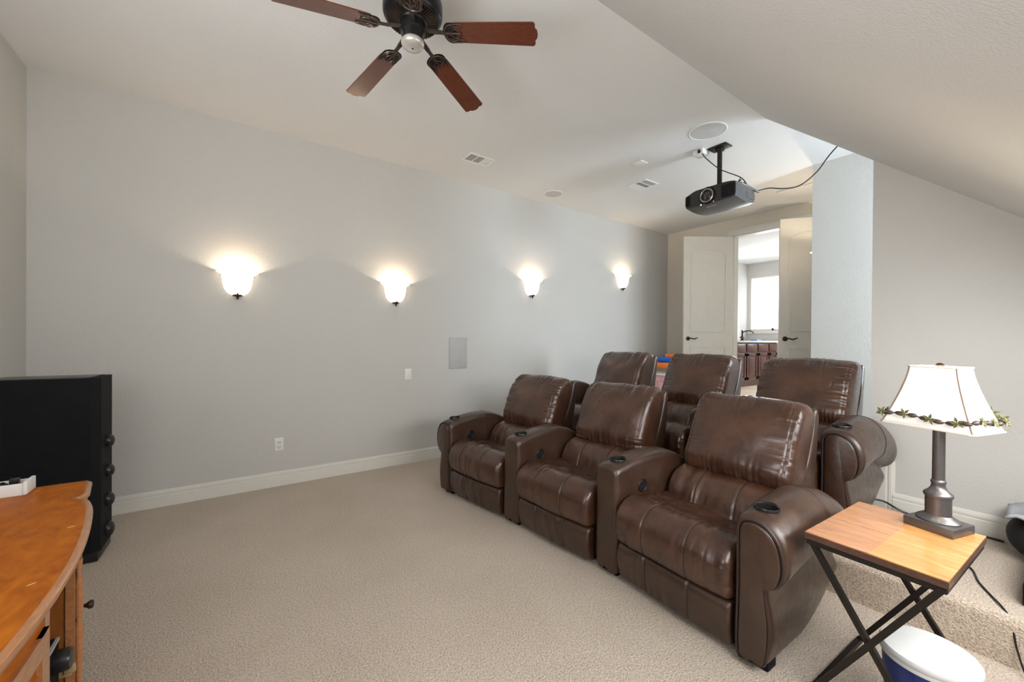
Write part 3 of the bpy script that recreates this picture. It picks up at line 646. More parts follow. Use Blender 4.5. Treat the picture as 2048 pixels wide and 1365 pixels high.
# ------------------------------------------------------------------ ceiling fixtures
def cspeaker(x, y, r, label):
    e = empty('ceiling_speaker', (x, y, H), label=label, cat='speaker', group='round ceiling speakers')
    MB().lathe([(r - .012, -.004), (r - .010, -.007), (r - .003, -.007), (r, -.002), (r, 0)], 48).obj('trim_ring', 'white', e)
    MB().lathe([(0, -.005), (r * .6, -.005), (r - .011, -.0045)], 48).obj('grille', 'grillec', e)
cspeaker(3.25, 3.765, .118, 'small round ceiling speaker near the sconce wall')
cspeaker(3.33, 1.865, .150, 'round ceiling speaker above the projector mount')
def vent(x, y, L, W, rz, louv, label):
    e = empty('ceiling_vent', (x, y, H), rz, label=label, cat='vent', group='white ceiling air vents')
    b = .022
    MB().box(-L / 2, L / 2, -W / 2, -W / 2 + b, -.008, 0, .002).box(-L / 2, L / 2, W / 2 - b, W / 2, -.008, 0, .002).box(-L / 2, -L / 2 + b, -W / 2 + b, W / 2 - b, -.008, 0, .002).box(L / 2 - b, L / 2, -W / 2 + b, W / 2 - b, -.008, 0, .002).obj('frame', 'white', e)
    MB().box(-L / 2 + b, L / 2 - b, -W / 2 + b, W / 2 - b, -.0015, -.0005).obj('duct_shade_plate', 'ventdark', e)  # flat dark plate, its colour stands for the shade inside the duct
    n = 3; seg = (L - 2 * b) / n
    dv = MB()
    for k in (1, 2): dv.box(-L / 2 + b + k * seg - .005, -L / 2 + b + k * seg + .005, -W / 2 + b, W / 2 - b, -.008, -.001)
    dv.obj('divider', 'white', e)
    for k in range(n):
        m = MB(); x0 = -L / 2 + b + k * seg + .006; x1 = x0 + seg - .012; hw = louv[k]; dr = 1
        cnt = 7
        for q in range(cnt):
            yy = -W / 2 + b + (q + .5) * (W - 2 * b) / cnt
            m.box(x0, x1, yy - hw, yy + hw, -.007, -.0055)
        m.obj('louver', 'white', e, None)
vent(2.03, 3.485, .28, .19, 0, (.003, .003, .0085), 'white ceiling air vent nearest the fan')
vent(3.885, 2.94, .26, .25, -PI / 2, (.013, .003, .007), 'white ceiling air vent beside the projector')
MB().box(3.33, 3.44, 2.54, 2.65, H - .012, H, .003).obj('ceiling_box_cover', 'white', None, label='small square white cover plate on the ceiling', cat='cover plate')
MB().box(5.35, 5.75, 1.75, 2.15, H - .012, H - .0005, .003).obj('attic_hatch', 'ceil', None, label='flush square hatch in the ceiling before the doors', cat='hatch')

# ------------------------------------------------------------------ ceiling fan
FX, FY, FZ = .711, 1.842, 2.75
fan = empty('ceiling_fan', (FX, FY, FZ), label='dark ceiling fan with five mahogany blades', cat='ceiling fan')
MB().lathe([(0, .331), (.065, .331), (.07, .315), (.055, .27), (.02, .255), (.014, .25), (.014, .20), (0, .20)], 28).obj('downrod_canopy', 'fanmetal', fan)
MB().lathe([(0, .21), (.03, .205), (.06, .19), (.10, .178), (.128, .155), (.137, .125), (.137, .075), (.130, .060), (.124, .056), (.118, .050), (.06, .048), (0, .048)], 48).obj('motor_housing', 'fanmetal', fan, 35)
rb = MB()
for k in range(52):
    a = 2 * PI * k / 52; c_, s_ = math.cos(a), math.sin(a)
    rb.bar((.066 * c_, .066 * s_, .046), (.116 * c_, .116 * s_, .048), .0045, .007)
rb.obj('vent_ribs', 'fanfiligree', fan, None, kind='stuff')
MB().lathe([(.066, .048), (.066, .040), (.060, .034), (.06, .0), (.052, -.006), (.050, -.045), (.046, -.05), (.0, -.05)], 32).obj('switch_housing', 'fanmetal', fan, 35)
MB().lathe([(.050, -.046), (.053, -.052), (.053, -.062), (.046, -.072), (.025, -.078), (0, -.080)], 32).obj('bottom_cap', 'pewter', fan, 50)
MB().lathe([(0, -.0795), (.005, -.0815), (0, -.083)], 10).obj('cap_screw', 'fanmetal', fan)
BL0, BL1 = .180, .594
def blade_outline():
    w0, w1 = .050, .058; pts = []
    for k in range(9):
        a = PI / 2 + PI * k / 8; pts.append((BL0 + .035 + .035 * math.cos(a), w0 * math.sin(a)))
    pts += [(BL1 - .02, -w1), (BL1 - .012, -w1 + .010), (BL1 - .012, -w1 + .03), (BL1 - .003, -.018), (BL1, 0), (BL1 - .003, .018), (BL1 - .012, w1 - .03), (BL1 - .012, w1 - .010), (BL1 - .02, w1)]
    return pts
bo = blade_outline()
BLADE = MB().prism(bo, lambda a, b: (a, b, -.003), lambda a, b: (a, b, .003)).mesh('blade', 30)
ir = MB()
ir.bar((.055, 0, .012), (.12, 0, .0), .02, .008).bar((.12, 0, .0), (.19, 0, -.006), .016, .008)
ax = [(.200 + .035 * math.cos(PI / 2 + PI * k / 14) * 1.2, .044 * math.sin(PI / 2 + PI * k / 14), -.007) for k in range(15)]
ir.tube(ax, .0045, 6)
for sy in (-1, 1):
    ir.tube(cropen([(.185, 0, -.007), (.20, sy * .02, -.007), (.222, sy * .022, -.007), (.235, sy * .010, -.007), (.232, 0, -.007)], 5), .0028, 6)
    ir.tube(cropen([(.18, sy * .024, -.007), (.20, sy * .034, -.007), (.232, sy * .031, -.007), (.25, sy * .040, -.007), (.215, sy * .045, -.007), (.185, sy * .038, -.007)], 5), .0028, 6)
ir.tube([(.155, 0, -.007), (.235, 0, -.007)], .0045, 6)
IRON = ir.mesh('iron', 50)
pl = MB().prism([(p[0] - .03, p[1] * 1.03) for p in bo[:9]] + [(BL0 + .052, -.047), (BL0 + .036, -.034), (BL0 + .020, -.028), (BL0 + .030, -.012), (BL0 + .045, 0), (BL0 + .030, .012), (BL0 + .020, .028), (BL0 + .036, .034), (BL0 + .052, .047)], lambda a, b: (a, b, -.0055), lambda a, b: (a, b, -.0028)).mesh()
for k in range(5):
    a = math.radians(-42 + 72 * k)
    b = addmesh('blade', BLADE, 'mahogany', fan, (0, 0, 0)); b.rotation_euler = (math.radians(-11), math.radians(6), a)
    i_ = addmesh('blade_bracket', IRON, 'fanfiligree', b); q = addmesh('bracket_plate', pl, 'fanmetal', b)

# ------------------------------------------------------------------ projector
pj = empty('projector', (3.69, 1.94, 2.52), label='dark grey projector hanging from a pole mount above the rear row', cat='projector')
def pj_out(t):   # cross section (x across = y, z) at depth t, local
    k = 1.0; zt = .150; rr = .03
    zb = 0.0 - .018 * math.sin(max(0, min(1, (t + .19) / .38)) * PI)
    P = [(-.232, .035 + zb * .5), (-.225, .012 + zb), (-.19, .0 + zb), (0, -.004 + zb), (.19, .0 + zb), (.225, .012 + zb), (.232, .035), (.232, .10), (.225, .115), (.16, .142), (.13, zt), (-.13, zt), (-.18, .145), (-.225, .135), (-.232, .11)]
    return [Vector(p) for p in P]
v_, f_ = sweep(pj_out, [(-.19, .008), (-.185, .002), (-.17, 0), (-.08, 0), (0, 0), (.09, .002), (.14, .008), (.17, .018), (.19, .034)], lambda t, a, b: (t, a, b))
addmesh('body', pyd(v_, f_, 'b', 35), 'projgrey', pj)
pfo = [(p.x * .985, .004 + p.y * .965) for p in pj_out(-.19)]
MB().prism(pfo, lambda a, b: (-.1915, a, b), lambda a, b: (-.186, a, b)).obj('front_face', 'projdark', pj, 20)
MB().lathe([(.078, .002), (.074, -.006), (.066, -.004), (.062, .008)], 40, (-.192, .02, .075), axis='x').obj('lens_recess', 'blackmatte', pj)
ln = MB().lathe([(.064, .004), (.063, -.010), (.056, -.014), (.050, -.010), (.049, .004)], 40, (-.192, .02, .075), axis='x').obj('lens_ring', 'ring', pj)
MB().lathe([(.049, .006), (.047, -.008), (.042, -.006), (.038, .006), (.0, .004)], 40, (-.192, .02, .075), axis='x').obj('lens_barrel', 'black', pj)
MB().lathe([(.036, -.002), (.025, -.007), (.012, -.010), (0, -.011)], 32, (-.192, .02, .075), axis='x').obj('lens_glass', 'glasslens', pj)
vp = MB().box(-.1935, -.186, -.222, -.105, .018, .128, .006).obj('vent_panel', 'blackmatte', pj)
vs = MB()
for k in range(11): vs.box(-.196, -.190, -.218 + k * .0105, -.214 + k * .0105, .022, .124)
vs.obj('vent_slats', 'black', vp, None)
MB().box(-.1935, -.186, .178, .226, .022, .118, .006).obj('vent_panel', 'blackmatte', pj)
MB().sphere((-.192, .075, .006), .006, n=10, m=6).obj('status_light', 'led', pj); MB().sphere((-.192, .045, .006), .004, n=10, m=6).obj('status_light', 'led', pj)
MB().sphere((-.192, -.04, .008), .005, n=10, m=6).obj('status_light', 'ledred', pj); MB().sphere((-.192, -.07, .05), .007, .01, .01, n=10, m=6).obj('sensor', 'black', pj)
MB().box(.0, .14, -.2335, -.2325, .03, .08).obj('side_cover', 'projgrey', pj)
fc = bpy.data.curves.new('t', 'FONT'); fc.body = 'SONY'; fc.size = .032; fc.extrude = .0004; fc.align_x = 'CENTER'; fc.space_character = 1.25
fo = bpy.data.objects.new('t', fc); COL.objects.link(fo); tm = bpy.data.meshes.new_from_object(fo.evaluated_get(bpy.context.evaluated_depsgraph_get())); bpy.data.objects.remove(fo)
lg = addmesh('printed_logo', tm, 'logo', pj, (-.135, .0, -.0135)); lg.rotation_euler = (PI - math.radians(-4), 0, -PI / 2)
pm = empty('projector_mount', (3.70, 1.955, H), label='grey pole mount fixing the projector to the ceiling', cat='mount')
MB().lathe([(0, -.02), (.021, -.02), (.021, -.375), (0, -.375)], 20).obj('pole', 'iron', pm); MB().box(-.06, .06, -.085, .085, -.012, 0, .002).box(-.03, .03, -.03, .03, -.04, -.01, .004).obj('ceiling_plate', 'iron', pm)
MB().box(-.09, .09, -.12, .10, -.418, -.395, .004).box(-.04, .04, -.04, .04, -.397, -.36, .004).box(-.12, .12, -.10, -.075, -.415, -.402).box(-.12, .12, .055, .08, -.415, -.402).obj('bracket', 'iron', pm)
e = empty('cable_box', (3.64, 2.10, H), label='white cable outlet box beside the projector mount', cat='box')
MB().box(-.06, .05, -.05, .05, -.045, 0, .004).obj('housing', 'white', e); MB().box(-.075, -.055, -.03, -.005, -.04, -.012, .003).obj('plug', 'black', e)
MB().tube(cropen([(3.60, 2.07, 3.045), (3.60, 2.03, 2.98), (3.66, 1.93, 2.86), (3.74, 1.80, 2.77), (3.78, 1.765, 2.72), (3.80, 1.76, 2.68)], 8), .0045, 6).obj('power_cable', 'black', None, label='black cable from the ceiling box down to the projector', cat='cable')
cb = MB()
for (dx, dy, rr, z) in ((0, 0, .05, .0), (.03, .01, .04, .01), (.06, -.01, .035, -.005)):
    cb.tube([(3.70 + dx + rr * math.cos(q * .35), 1.775 + dy + .02 * math.sin(q * .7), 2.685 + z + rr * .9 * math.sin(q * .35)) for q in range(18)], .0045, 6)
cb.tube(cropen([(3.69, 1.76, 2.69), (3.77, 1.735, 2.67), (3.86, 1.715, 2.645), (3.90, 1.70, 2.64)], 6), .010, 7)
cb.obj('cable_bundle', 'black', None, label='tangle of black cables on top of the projector side', cat='cable')
MB().tube(cropen([(3.88, 1.71, 2.645), (3.95, 1.64, 2.665), (4.02, 1.55, 2.65), (4.08, 1.45, 2.66), (4.12, 1.34, 2.75), (4.10, 1.24, 2.86), (4.05, 1.12, 2.93), (4.0, .95, 2.97), (3.9, .80, 3.0)], 8), .0052, 7).obj('hanging_cable', 'black', None, label='black cable swooping from the projector to the sloped ceiling edge', cat='cable')

# ------------------------------------------------------------------ tower speaker
sp = empty('tower_speaker', (-.60, 3.26, 0), math.radians(-2), label='black floor standing tower speaker in the left corner', cat='speaker')
SPH = 1.06; SW = .28
P = [(-.46, .0), (-.035, .0), (-.005, .018), (.0, .03), (.0, SW - .03), (-.005, SW - .018), (-.035, SW), (-.46, SW)]
MB().prism(P, lambda a, b: (a, b, .055), lambda a, b: (a, b, SPH)).obj('cabinet', 'blackmatte', sp, 20)
MB().box(-.455, -.008, .008, SW - .008, 0, .055, .006).obj('plinth', 'black', sp)
for z, r in ((.665, .036), (.485, .036), (.310, .038), (.130, .042)):
    MB().lathe([(r, 0), (r * 1.0, .012), (r * .86, .024), (r * .5, .031), (0, .033)], 24, (0, SW * .55, z), axis='x').obj('driver', 'black', sp, 60)
MB().box(-.445, -.045, .012, SW - .012, SPH, SPH + .003, .001).obj('top_panel', 'black', sp)

# ------------------------------------------------------------------ tv console
ZT = .70; YM = 1.40
half = [(-.475, 2.394), (-.455, 2.36), (-.430, 2.20), (-.432, 2.165), (-.450, 2.142), (-.428, 2.125), (-.408, 2.09), (-.380, 1.98), (-.347, 1.77), (-.328, 1.58), (-.322, 1.40)]
half = half[:5] + [tuple(p)[:2] for p in cropen([Vector((x, y, 0)) for x, y in half[5:]], 5)]
outl = half + [(x, 2 * YM - y) for x, y in half[-2::-1]]
poly = outl + [(-1.04, 2 * YM - 2.394), (-1.04, 2.394)]
tvc = empty('tv_console', (-.7, YM, 0), label='honey wood bow front television console in the lower left corner', cat='console')
def off(poly, d):
    O = [Vector(p) for p in poly]; N = onormals(O); return [p - n * d for p, n in zip(O, N)]
def rel2(o): o.location = (.7, -YM, 0); return o
inn = off(poly, .0175)
rel2(MB().prism([tuple(p) for p in inn], lambda a, b: (a, b, ZT - .03), lambda a, b: (a, b, ZT)).obj('top', 'oak', tvc, 20))
# moulded edge around the front
mv = []; mf = []; EP = [(.018, 0.0005), (.010, .0005), (.002, -.003), (0, -.009), (.002, -.015), (.008, -.020), (.008, -.028), (.012, -.034), (.020, -.034)]
O_ = [Vector(p) for p in poly]; N_ = onormals(O_)
for p, n in zip(O_, N_):
    for d_, z_ in EP: q = p - n * d_; mv.append((q.x, q.y, ZT + z_))
L_ = len(EP)
for k in range(len(O_)):
    k2 = (k + 1) % len(O_)
    for j in range(L_ - 1): mf.append((k * L_ + j, k2 * L_ + j, k2 * L_ + j + 1, k * L_ + j + 1))
rel2(addmesh('edge_moulding', pyd(mv, mf, 'm', 40), 'oakedge', tvc))
def bow(y, off_=.035):   # front x at y
    for (x0, y0), (x1, y1) in zip(outl[:-1], outl[1:]):
        if y1 <= y <= y0 and y0 != y1: return x0 + (x1 - x0) * (y0 - y) / (y0 - y1) - off_
    return -.4
def panel(y0, y1, z0, z1, th=.022, off_=.04, n=8):
    m = MB(); P = [(bow(y0 + (y1 - y0) * k / n, off_), y0 + (y1 - y0) * k / n) for k in range(n + 1)] + [(bow(y1 - (y1 - y0) * k / n, off_ + th), y1 - (y1 - y0) * k / n) for k in range(n + 1)]
    return m.prism(P, lambda a, b: (a, b, z0), lambda a, b: (a, b, z1))
body = MB().box(-1.03, -.50, 2.34, 2.365, .06, ZT - .03).box(-1.03, -.50, 2 * YM - 2.365, 2 * YM - 2.34, .06, ZT - .03).box(-1.03, -1.01, .44, 2.36, .06, ZT - .03)
body.box(-1.02, -.40, 1.820, 1.84, .08, ZT - .03).box(-1.02, -.385, 1.455, 1.475, .08, ZT - .03).box(-1.02, -.40, 1.475, 1.82, .19, .21)
for (y0, y1) in ((.46, 1.05), (1.05, 1.75), (1.75, 2.34)):
    pp = panel(y0, y1, .06, .10, .55, .045); body.add(pp.v, pp.f)
rel2(body.obj('carcass', 'oakdark', tvc, 20))
for (y0, y1, z0, z1) in ((1.815, 1.845, .10, ZT - .034), (1.445, 1.48, .10, ZT - .034), (1.845, 2.09, .62, ZT - .034)):
    rel2(panel(y0, y1, z0, z1, .02, .036).obj('face_frame', 'oakedge', tvc, 20))
for (y0, y1) in ((1.885, 2.08), (1.105, 1.435), (.745, 1.09)):
    dpn = rel2(panel(y0, y1, .11, .615 if y0 > 1.7 else .655, .018, .036).obj('cabinet_door', 'oak', tvc, 20))
    fm = MB()
    for (a, b, z0, z1) in ((y0, y0 + .05, .11, .60), (y1 - .05, y1, .11, .60), (y0, y1, .11, .16), (y0, y1, .55, .60)):
        q = panel(a, b, z0, z1, .012, .026); fm.add(q.v, q.f)
    fm.obj('door_frame', 'oakedge', dpn, 20)
    yk = y0 + .03
    MB().lathe([(0, .03), (.012, .028), (.014, .02), (.006, .01), (.005, 0), (.008, -.002)], 14, (bow(yk, .026), yk, .40), axis='x').obj('knob', 'bronze', dpn)
tp = MB(); yy = 1.865
tp.lathe([(0, .12), (.010, .12), (.013, .15), (.008, .18), (.010, .26), (.013, .36), (.006, .385), (.012, .405), (.011, .43), (.012, .5), (.006, .53), (.010, .58), (.0, .58)], 16, (bow(yy, .030), yy, 0))
rel2(tp.obj('turned_column', 'oakedge', tvc, 50))
for z in (.24, .56):
    rel2(MB().box(-.43, -.395, 1.813, 1.821, z, z + .05, .002).box(-.41, -.385, 1.805, 1.815, z + .012, z + .038, .002).obj('hinge', 'brass', tvc))
for x, y, a in ((-.40, 1.83, .4), (-.385, 1.46, .5)):
    rel2(MB().sphere((x, y, ZT), .009, .0022, .0012, 10, 4, Matrix.Rotation(a, 3, 'Z')).obj('chipped_finish', 'chip', tvc))
e = empty('av_receiver', (-.626, 1.685, .211), label='black receiver with a round knob inside the open console bay', cat='receiver')
MB().box(-.2, .20, -.19, .12, .0, .165, .004).obj('case', 'blackmatte', e); MB().box(.20, .206, -.19, .12, .0, .165, .002).obj('front_panel', 'blackmatte', e)
MB().lathe([(.032, 0), (.031, .03), (.028, .035), (0, .036)], 28, (.206, .085, .11), axis='x').obj('knob', 'black', e); MB().box(.2, .2075, -.19, .12, .158, .166).obj('display_line', 'grille', e)
e = empty('white_tray', (-.72, 2.32, ZT), label='white open tray holding black cables on the console', cat='tray')
MB().box(-.1, .1, -.028, -.022, 0, .045, .002).box(-.1, .1, .04, .046, 0, .045, .002).box(.094, .106, -.034, .052, .003, .052, .003).box(-.1, .1, -.026, .044, 0, .006).obj('tray', 'white', e)
cbx = MB()
for k in range(5): cbx.tube([(-.08 + .15 * ((q * .17 + k * .21) % 1), -.012 + .045 * ((q * .37 + k * .3) % 1), .015 + .035 * ((q * .29 + k * .17) % 1)) for q in range(7)], .005, 6)
cbx.box(.05, .075, 0, .02, .035, .06, .003).box(-.02, .01, .005, .025, .035, .055, .003)
cbx.obj('loose_cables', 'black', None, label='small black cables and plugs lying in the white tray', cat='cable', loc=(-.72, 2.32, ZT))

# ------------------------------------------------------------------ side table
ta = math.atan2(-.05, .51)
tb = empty('side_table', (1.992, .396, 0), math.radians(-2.6), label='walnut topped side table on crossed black iron legs', cat='table')
TLx, TLy, TZ = .52, .365, .60
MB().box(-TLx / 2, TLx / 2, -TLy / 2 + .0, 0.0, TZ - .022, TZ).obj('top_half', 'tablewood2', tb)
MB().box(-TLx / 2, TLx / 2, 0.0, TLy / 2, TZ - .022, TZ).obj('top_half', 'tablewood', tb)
MB().box(-TLx / 2 - .001, TLx / 2 + .001, -TLy / 2 - .001, TLy / 2 + .001, TZ - .024, TZ - .003).obj('top_edge', 'tableedge', tb)
W_ = .018
fr = MB()
for x in (-TLx / 2 + .012, TLx / 2 - .012): fr.bar((x, -TLy / 2 + .004, TZ - .034), (x, TLy / 2 - .004, TZ - .034), W_, .018)
for y in (-TLy / 2 + .012, TLy / 2 - .012): fr.bar((-TLx / 2 + .01, y, TZ - .034), (TLx / 2 - .01, y, TZ - .034), W_, .018)
fr.obj('apron_frame', 'iron', tb, None)
for x in (-TLx / 2 + .014, TLx / 2 - .014):
    for sy in (1, -1):
        MB().bar((x + sy * .004, sy * (TLy / 2 - .012), TZ - .03), (x + sy * .004, -sy * (TLy / 2 - .012), .009), W_, W_, (1, 0, 0)).obj('leg', 'iron', tb, None)
for sy in (1,): MB().bar((-TLx / 2 + .01, sy * (TLy / 2 - .014), .010), (TLx / 2 - .01, sy * (TLy / 2 - .014), .010), W_, W_).obj('floor_bar', 'iron', tb, None)

# ------------------------------------------------------------------ table lamp
LX, LY = 2.185, .315; LR = math.radians(-16)
lp = empty('table_lamp', (LX, LY, TZ), LR, label='pewter column table lamp with a glowing white bell shade', cat='lamp')
MB().box(-.068, .068, -.072, .072, 0, .032, .003).obj('plinth', 'lampmetal', lp)
MB().lathe([(.062, .032), (.062, .037), (.056, .043), (.045, .049), (.038, .055), (.0, .055)], 36, sx=.95, sy=1.0).obj('base_disc', 'lampmetal', lp)
MB().lathe([(.036, .053), (.036, .125), (0, .125)], 36).obj('drum', 'lampmetal', lp)
MB().lathe([(.039, .121), (.0415, .127), (.040, .133), (.032, .140), (.025, .148), (.021, .156), (.019, .166), (.0215, .173), (.0215, .178), (.018, .184), (.0, .184)], 36).obj('collar', 'lampmetal', lp)
MB().lathe([(.0178, .178), (.0172, .42), (0, .42)], 28).obj('column', 'lampmetal', lp)
MB().lathe([(.0185, .40), (.020, .408), (.0185, .418), (0, .418)], 24).lathe([(.012, .418), (.012, .47), (.018, .475), (.018, .50), (0, .50)], 16).obj('socket', 'shadetrim', lp)
ZB, ZTP = .385, .607
def shade_sz(k):   # k 0 bottom .. 1 top  -> half sizes
    q = (1 - k) ** 1.35
    return .054 + (.102 - .054) * q, .072 + (.134 - .072) * q
vv = []; ff = []; NL = 14
for j in range(NL + 1):
    k = j / NL; hx, hy = shade_sz(k); z = ZB + (ZTP - ZB) * k; c_ = .012
    for (x, y) in ((hx, -hy + c_), (hx, hy - c_), (hx - c_, hy), (-hx + c_, hy), (-hx, hy - c_), (-hx, -hy + c_), (-hx + c_, -hy), (hx - c_, -hy)): vv.append((x, y, z))
for j in range(NL):
    for i in range(8): ff.append((j * 8 + i, j * 8 + (i + 1) % 8, (j + 1) * 8 + (i + 1) % 8, (j + 1) * 8 + i))
sm = pyd(vv, ff, 'shade', 30)
so_ = addmesh('lamp_shade', sm, 'shade', lp)
md = so_.modifiers.new('s', 'SOLIDIFY'); md.thickness = .002; md.offset = -1
def ringpts(k, grow=.001, dz=0):
    hx, hy = shade_sz(k); hx += grow; hy += grow; z = ZB + (ZTP - ZB) * k + dz; c_ = .012
    return [(hx, -hy + c_, z), (hx, hy - c_, z), (hx - c_, hy, z), (-hx + c_, hy, z), (-hx, hy - c_, z), (-hx, -hy + c_, z), (-hx + c_, -hy, z), (hx - c_, -hy, z)]
MB().tube(ringpts(0), .0028, 6, closed=True).obj('bottom_trim', 'shadetrim', so_); MB().tube(ringpts(1), .0028, 6, closed=True).obj('top_trim', 'shadetrim', so_)
for sx, sy in ((1, 1), (1, -1), (-1, 1), (-1, -1)):
    MB().tube([(sx * (shade_sz(j / NL)[0] - .005), sy * (shade_sz(j / NL)[1] - .005), ZB + (ZTP - ZB) * j / NL) for j in range(NL + 1)], .0026, 6).obj('corner_cord', 'shadecord', so_)
MB().tube([(-.053, 0, ZTP - .004), (.053, 0, ZTP - .004)], .002, 6).tube([(0, -.071, ZTP - .004), (0, .071, ZTP - .004)], .002, 6).tube([(0, -.03, .47), (0, -.04, .53), (0, 0, ZTP - .004), (0, .04, .53), (0, .03, .47)], .002, 6).obj('harp', 'bronze', lp)
MB().lathe([(0, 0), (.006, 0), (.012, .004), (.013, .010), (.008, .016), (0, .018)], 16, (0, 0, ZTP - .003)).obj('finial', 'bronze', lp)
MB().sphere((0, 0, .53), .028, .028, .034, 14, 10).obj('bulb', 'glow', lp)
d = bpy.data.lights.new('lamp_bulb', 'POINT'); d.energy = 15; d.color = (1.0, .86, .66); d.shadow_soft_size = .03
o = bpy.data.objects.new('lamp_bulb', d); COL.objects.link(o); o.parent = lp; o.location = (0, 0, .565)
# garland round the shade
ga = empty('leaf_garland', (LX, LY, TZ), LR, label='brown bead and green leaf garland draped round the lamp shade', cat='garland')
def gpath(u):   # u 0..1 round the shade
    hx, hy = shade_sz(.14); hx += .010; hy += .010; per = [(-hx, -hy), (hx, -hy), (hx, hy), (-hx, hy)]
    segs = []; tot = 0
    for a, b in zip(per, per[1:] + per[:1]): l = math.hypot(b[0] - a[0], b[1] - a[1]); segs.append((a, b, l)); tot += l
    s_ = (u % 1) * tot
    for a, b, l in segs:
        if s_ <= l:
            t = s_ / l; return Vector((a[0] + (b[0] - a[0]) * t, a[1] + (b[1] - a[1]) * t, ZB + .034 + .006 * math.sin(u * 2 * PI * 4) + .008 * (2 * t - 1) ** 2)), Vector((b[0] - a[0], b[1] - a[1], 0)).normalized()
        s_ -= l
    return gpath(0)
MB().tube([gpath(k / 64)[0] for k in range(64)], .0022, 5, closed=True).obj('cord', 'bead', ga)
BEAD = MB().sphere((0, 0, 0), .0165, .0085, .0085, 10, 8).mesh()
lf = MB()
for k in range(5):
    a = k * 2 * PI / 5; cx, cy = math.cos(a), math.sin(a); t_ = Vector((-cy, cx, 0))
    lf.add([Vector((0, 0, 0)), Vector((cx * .010, cy * .010, .004)) + t_ * .005, Vector((cx * .022, cy * .022, .001)), Vector((cx * .010, cy * .010, .004)) - t_ * .005, Vector((cx * .010, cy * .010, -.002))], [(0, 1, 4), (1, 2, 4), (2, 3, 4), (3, 0, 4), (0, 3, 2, 1)])
LEAF = lf.mesh('leaf', None)
NB = 26
for k in range(NB):
    p, t = gpath((k + .5) / NB)
    b = addmesh('bead', BEAD, 'bead', ga, p); b.rotation_euler = (0, random.uniform(-.2, .2), math.atan2(t.y, t.x))
    if k % 2 == 0 or random.random() < .25:
        p2, t2 = gpath((k + 1.0) / NB); o_ = Vector((t2.y, -t2.x, 0))
        l_ = addmesh('leaf', LEAF, 'leaf', ga, p2 + o_ * .008 + Vector((0, 0, .004))); l_.rotation_euler = (PI / 2 + random.uniform(-.5, .5), random.uniform(-.6, .6), math.atan2(t2.y, t2.x))
for k in range(9):
    l_ = addmesh('leaf', LEAF, 'leaf', ga, gpath(.30 + random.uniform(-.035, .05))[0] + Vector((random.uniform(0, .02), random.uniform(-.02, .01), random.uniform(-.004, .022)))); l_.rotation_euler = (random.uniform(0, 3), random.uniform(0, 3), random.uniform(0, 3)); l_.scale = (1.25,) * 3
MB().tube([(.012 * math.cos(q * .6), .004 * math.sin(q), .006 + .012 * math.sin(q * .6)) for q in range(10)], .0022, 6).obj('blue_clip', 'bluetoy', ga, loc=gpath(.275)[0] + Vector((-.012, .01, .024)))

# ------------------------------------------------------------------ bucket, cords, stool, bag
bk = empty('storage_bucket', (1.918, .294, 0), label='royal blue bucket with frosted lid under the side table', cat='bucket')
BR = .122
MB().lathe([(0, .005), (BR * .84, .0), (BR * .86, .006), (BR * .965, .242), (BR * .965, .250), (BR * .93, .250), (.0, .245)], 48).obj('body', 'blue', bk)
MB().lathe([(BR * .975, .237), (BR * 1.0, .239), (BR * 1.005, .247), (BR * .99, .251), (BR * 1.01, .255), (BR * 1.015, .265), (BR * .98, .272), (BR * .9, .2715), (0, .2705)], 56).obj('lid', 'lid', bk, 50)
MB().tube(cropen([(3.42, .80, .28), (3.46, .74, .27), (3.49, .68, .235), (3.50, .60, .213), (3.49, .45, .207), (3.49, .25, .206)], 8), .006, 7).obj('extension_cord', 'black', None, label='black cord running along the lamp wall baseboard', cat='cord')
MB().tube(cropen([(2.262, .30, TZ + .010), (2.30, .31, TZ - .02), (2.36, .34, .42), (2.62, .37, .26), (2.86, .37, .206), (2.975, .345, .206), (2.93, .305, .206), (2.808, .273, .206), (2.692, .223, .206), (2.625, .192, .206), (2.58, .165, .18), (2.55, .145, .08), (2.50, .11, .006), (2.40, .03, .005)], 8), .0035, 6).obj('lamp_cord', 'black', None, label='thin black lamp cord trailing from the side table over the platform edge', cat='cord')
stl = empty('footstool', (2.95, -.05, Z1), label='dark leather footstool cut off by the right edge', cat='stool')
MB().box(-.24, .24, -.24, .195, .0, .095, .012).obj('base', 'blackmatte', stl); MB().box(-.225, .225, -.225, .185, .095, .165, .03, 4).obj('cushion', 'stool', stl)
bg = empty('duffel_bag', (3.335, .10, Z1), label='black rounded bag slumped by the lamp wall at the right edge', cat='bag')
MB().sphere((0, 0, .12), .145, .135, .12, 24, 16).obj('body', 'bag', bg, 70); MB().tube([(-.1, -.02, .2), (-.05, .0, .27), (.03, .01, .28), (.09, .0, .21)], .012, 8).obj('strap', 'bag', bg)
gm = MB(); n = 16
gv = []; gf = []
for i in range(n + 1):
    for j in range(n + 1):
        x = -.16 + .32 * i / n; y = -.16 + .30 * j / n; z = .27 + .05 * nz(x * 9, y * 9, 3) - 1.3 * (x * x + y * y); gv.append((x, y, max(z, .16 + .02 * nz(x * 20, y * 20, 1))))
for i in range(n):
    for j in range(n): gf.append((i * (n + 1) + j, (i + 1) * (n + 1) + j, (i + 1) * (n + 1) + j + 1, i * (n + 1) + j + 1))
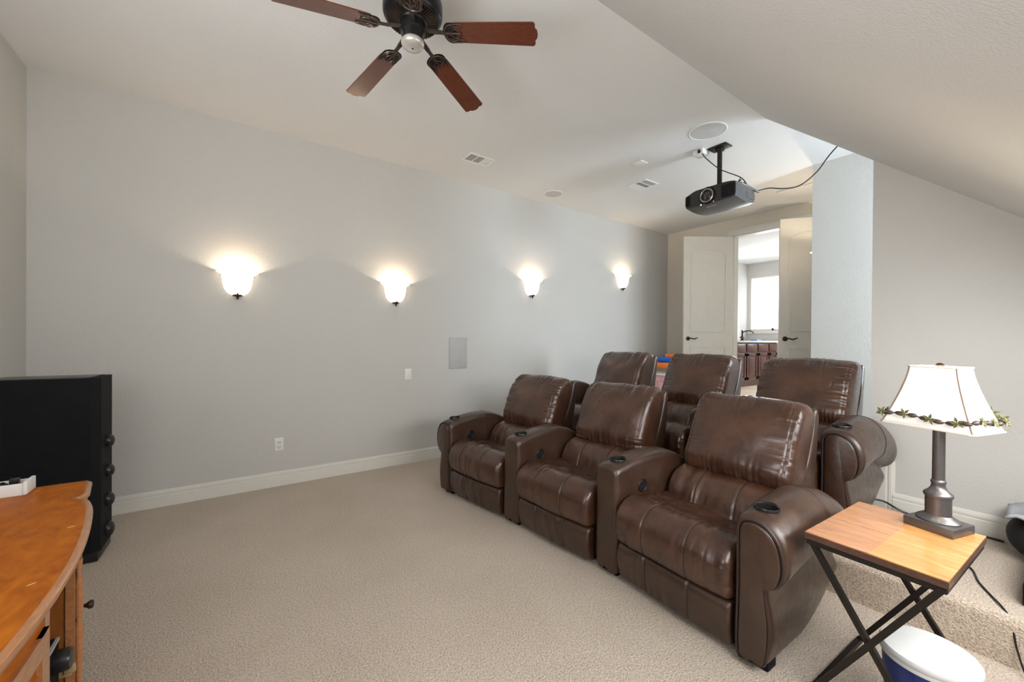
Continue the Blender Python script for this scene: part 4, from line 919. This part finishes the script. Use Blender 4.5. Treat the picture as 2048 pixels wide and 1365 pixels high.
cl = addmesh('crumpled_cloth', pyd(gv, gf, 'c', 70), 'greycloth', None, (3.335, .09, Z1 + .004), label='grey crumpled cloth heaped on the black bag', cat='cloth')
md = cl.modifiers.new('s', 'SOLIDIFY'); md.thickness = .012

# ------------------------------------------------------------------ toy bin and toys
tbn = empty('toy_bin', (5.05, 3.36, Z2), math.radians(8), label='translucent pink storage bin of toys in the far corner', cat='bin')
MB().prism([(-.20, -.26), (.20, -.26), (.20, .26), (-.20, .26)], lambda a, b: (a * .9, b * .9, 0), lambda a, b: (a, b, .43)).obj('body', 'pinkbin', tbn); MB().box(-.215, .215, -.275, .275, .415, .44, .006).obj('rim', 'white', tbn)
def toy(loc, rz, mat, mat2, label, scl=1.0):
    e = empty('toy_blaster', loc, rz, label=label, cat='toy'); e.scale = (scl,) * 3
    MB().box(-.05, .05, -.17, .12, .04, .11, .02, 3).obj('body', mat, e)
    MB().tube(cropen([(0, .10, .08), (0, .16, .06), (0, .20, .0), (0, .18, -.02)], 5), .028, 8).obj('grip', mat2, e)
    MB().lathe([(0, 0), (.022, 0), (.022, .12), (.03, .12), (.03, .14), (0, .14)], 12, (0, -.30, .08), axis='y').obj('barrel', mat2, e)
TZZ = Z2 + .445
toy((4.95, 3.42, TZZ + .03), .1, 'orange', 'orange', 'bright orange plastic toy blaster lying on the pink bin', 1.0)
toy((5.07, 3.40, TZZ + .10), .15, 'bluetoy', 'orange', 'blue plastic toy blaster lying on the pink bin', 1.05)
toy((5.21, 3.38, TZZ + .15), .12, 'orange', 'bluetoy', 'orange red toy blaster leaning at the back of the bin', 1.0)
e = empty('cardboard_box', (5.52, 3.72, Z2), math.radians(20), label='open pale cardboard box behind the toy bin', cat='box')
MB().box(-.15, .15, -.17, .17, 0, .56).obj('carton', 'card', e); MB().add([(-.15, -.17, .56), (.15, -.17, .56), (.19, -.24, .63), (-.19, -.24, .63)], [(0, 1, 2, 3)]).add([(-.15, .17, .56), (-.15, -.17, .56), (-.22, -.19, .63), (-.22, .19, .63)], [(0, 1, 2, 3)]).obj('flap', 'card', e, None)
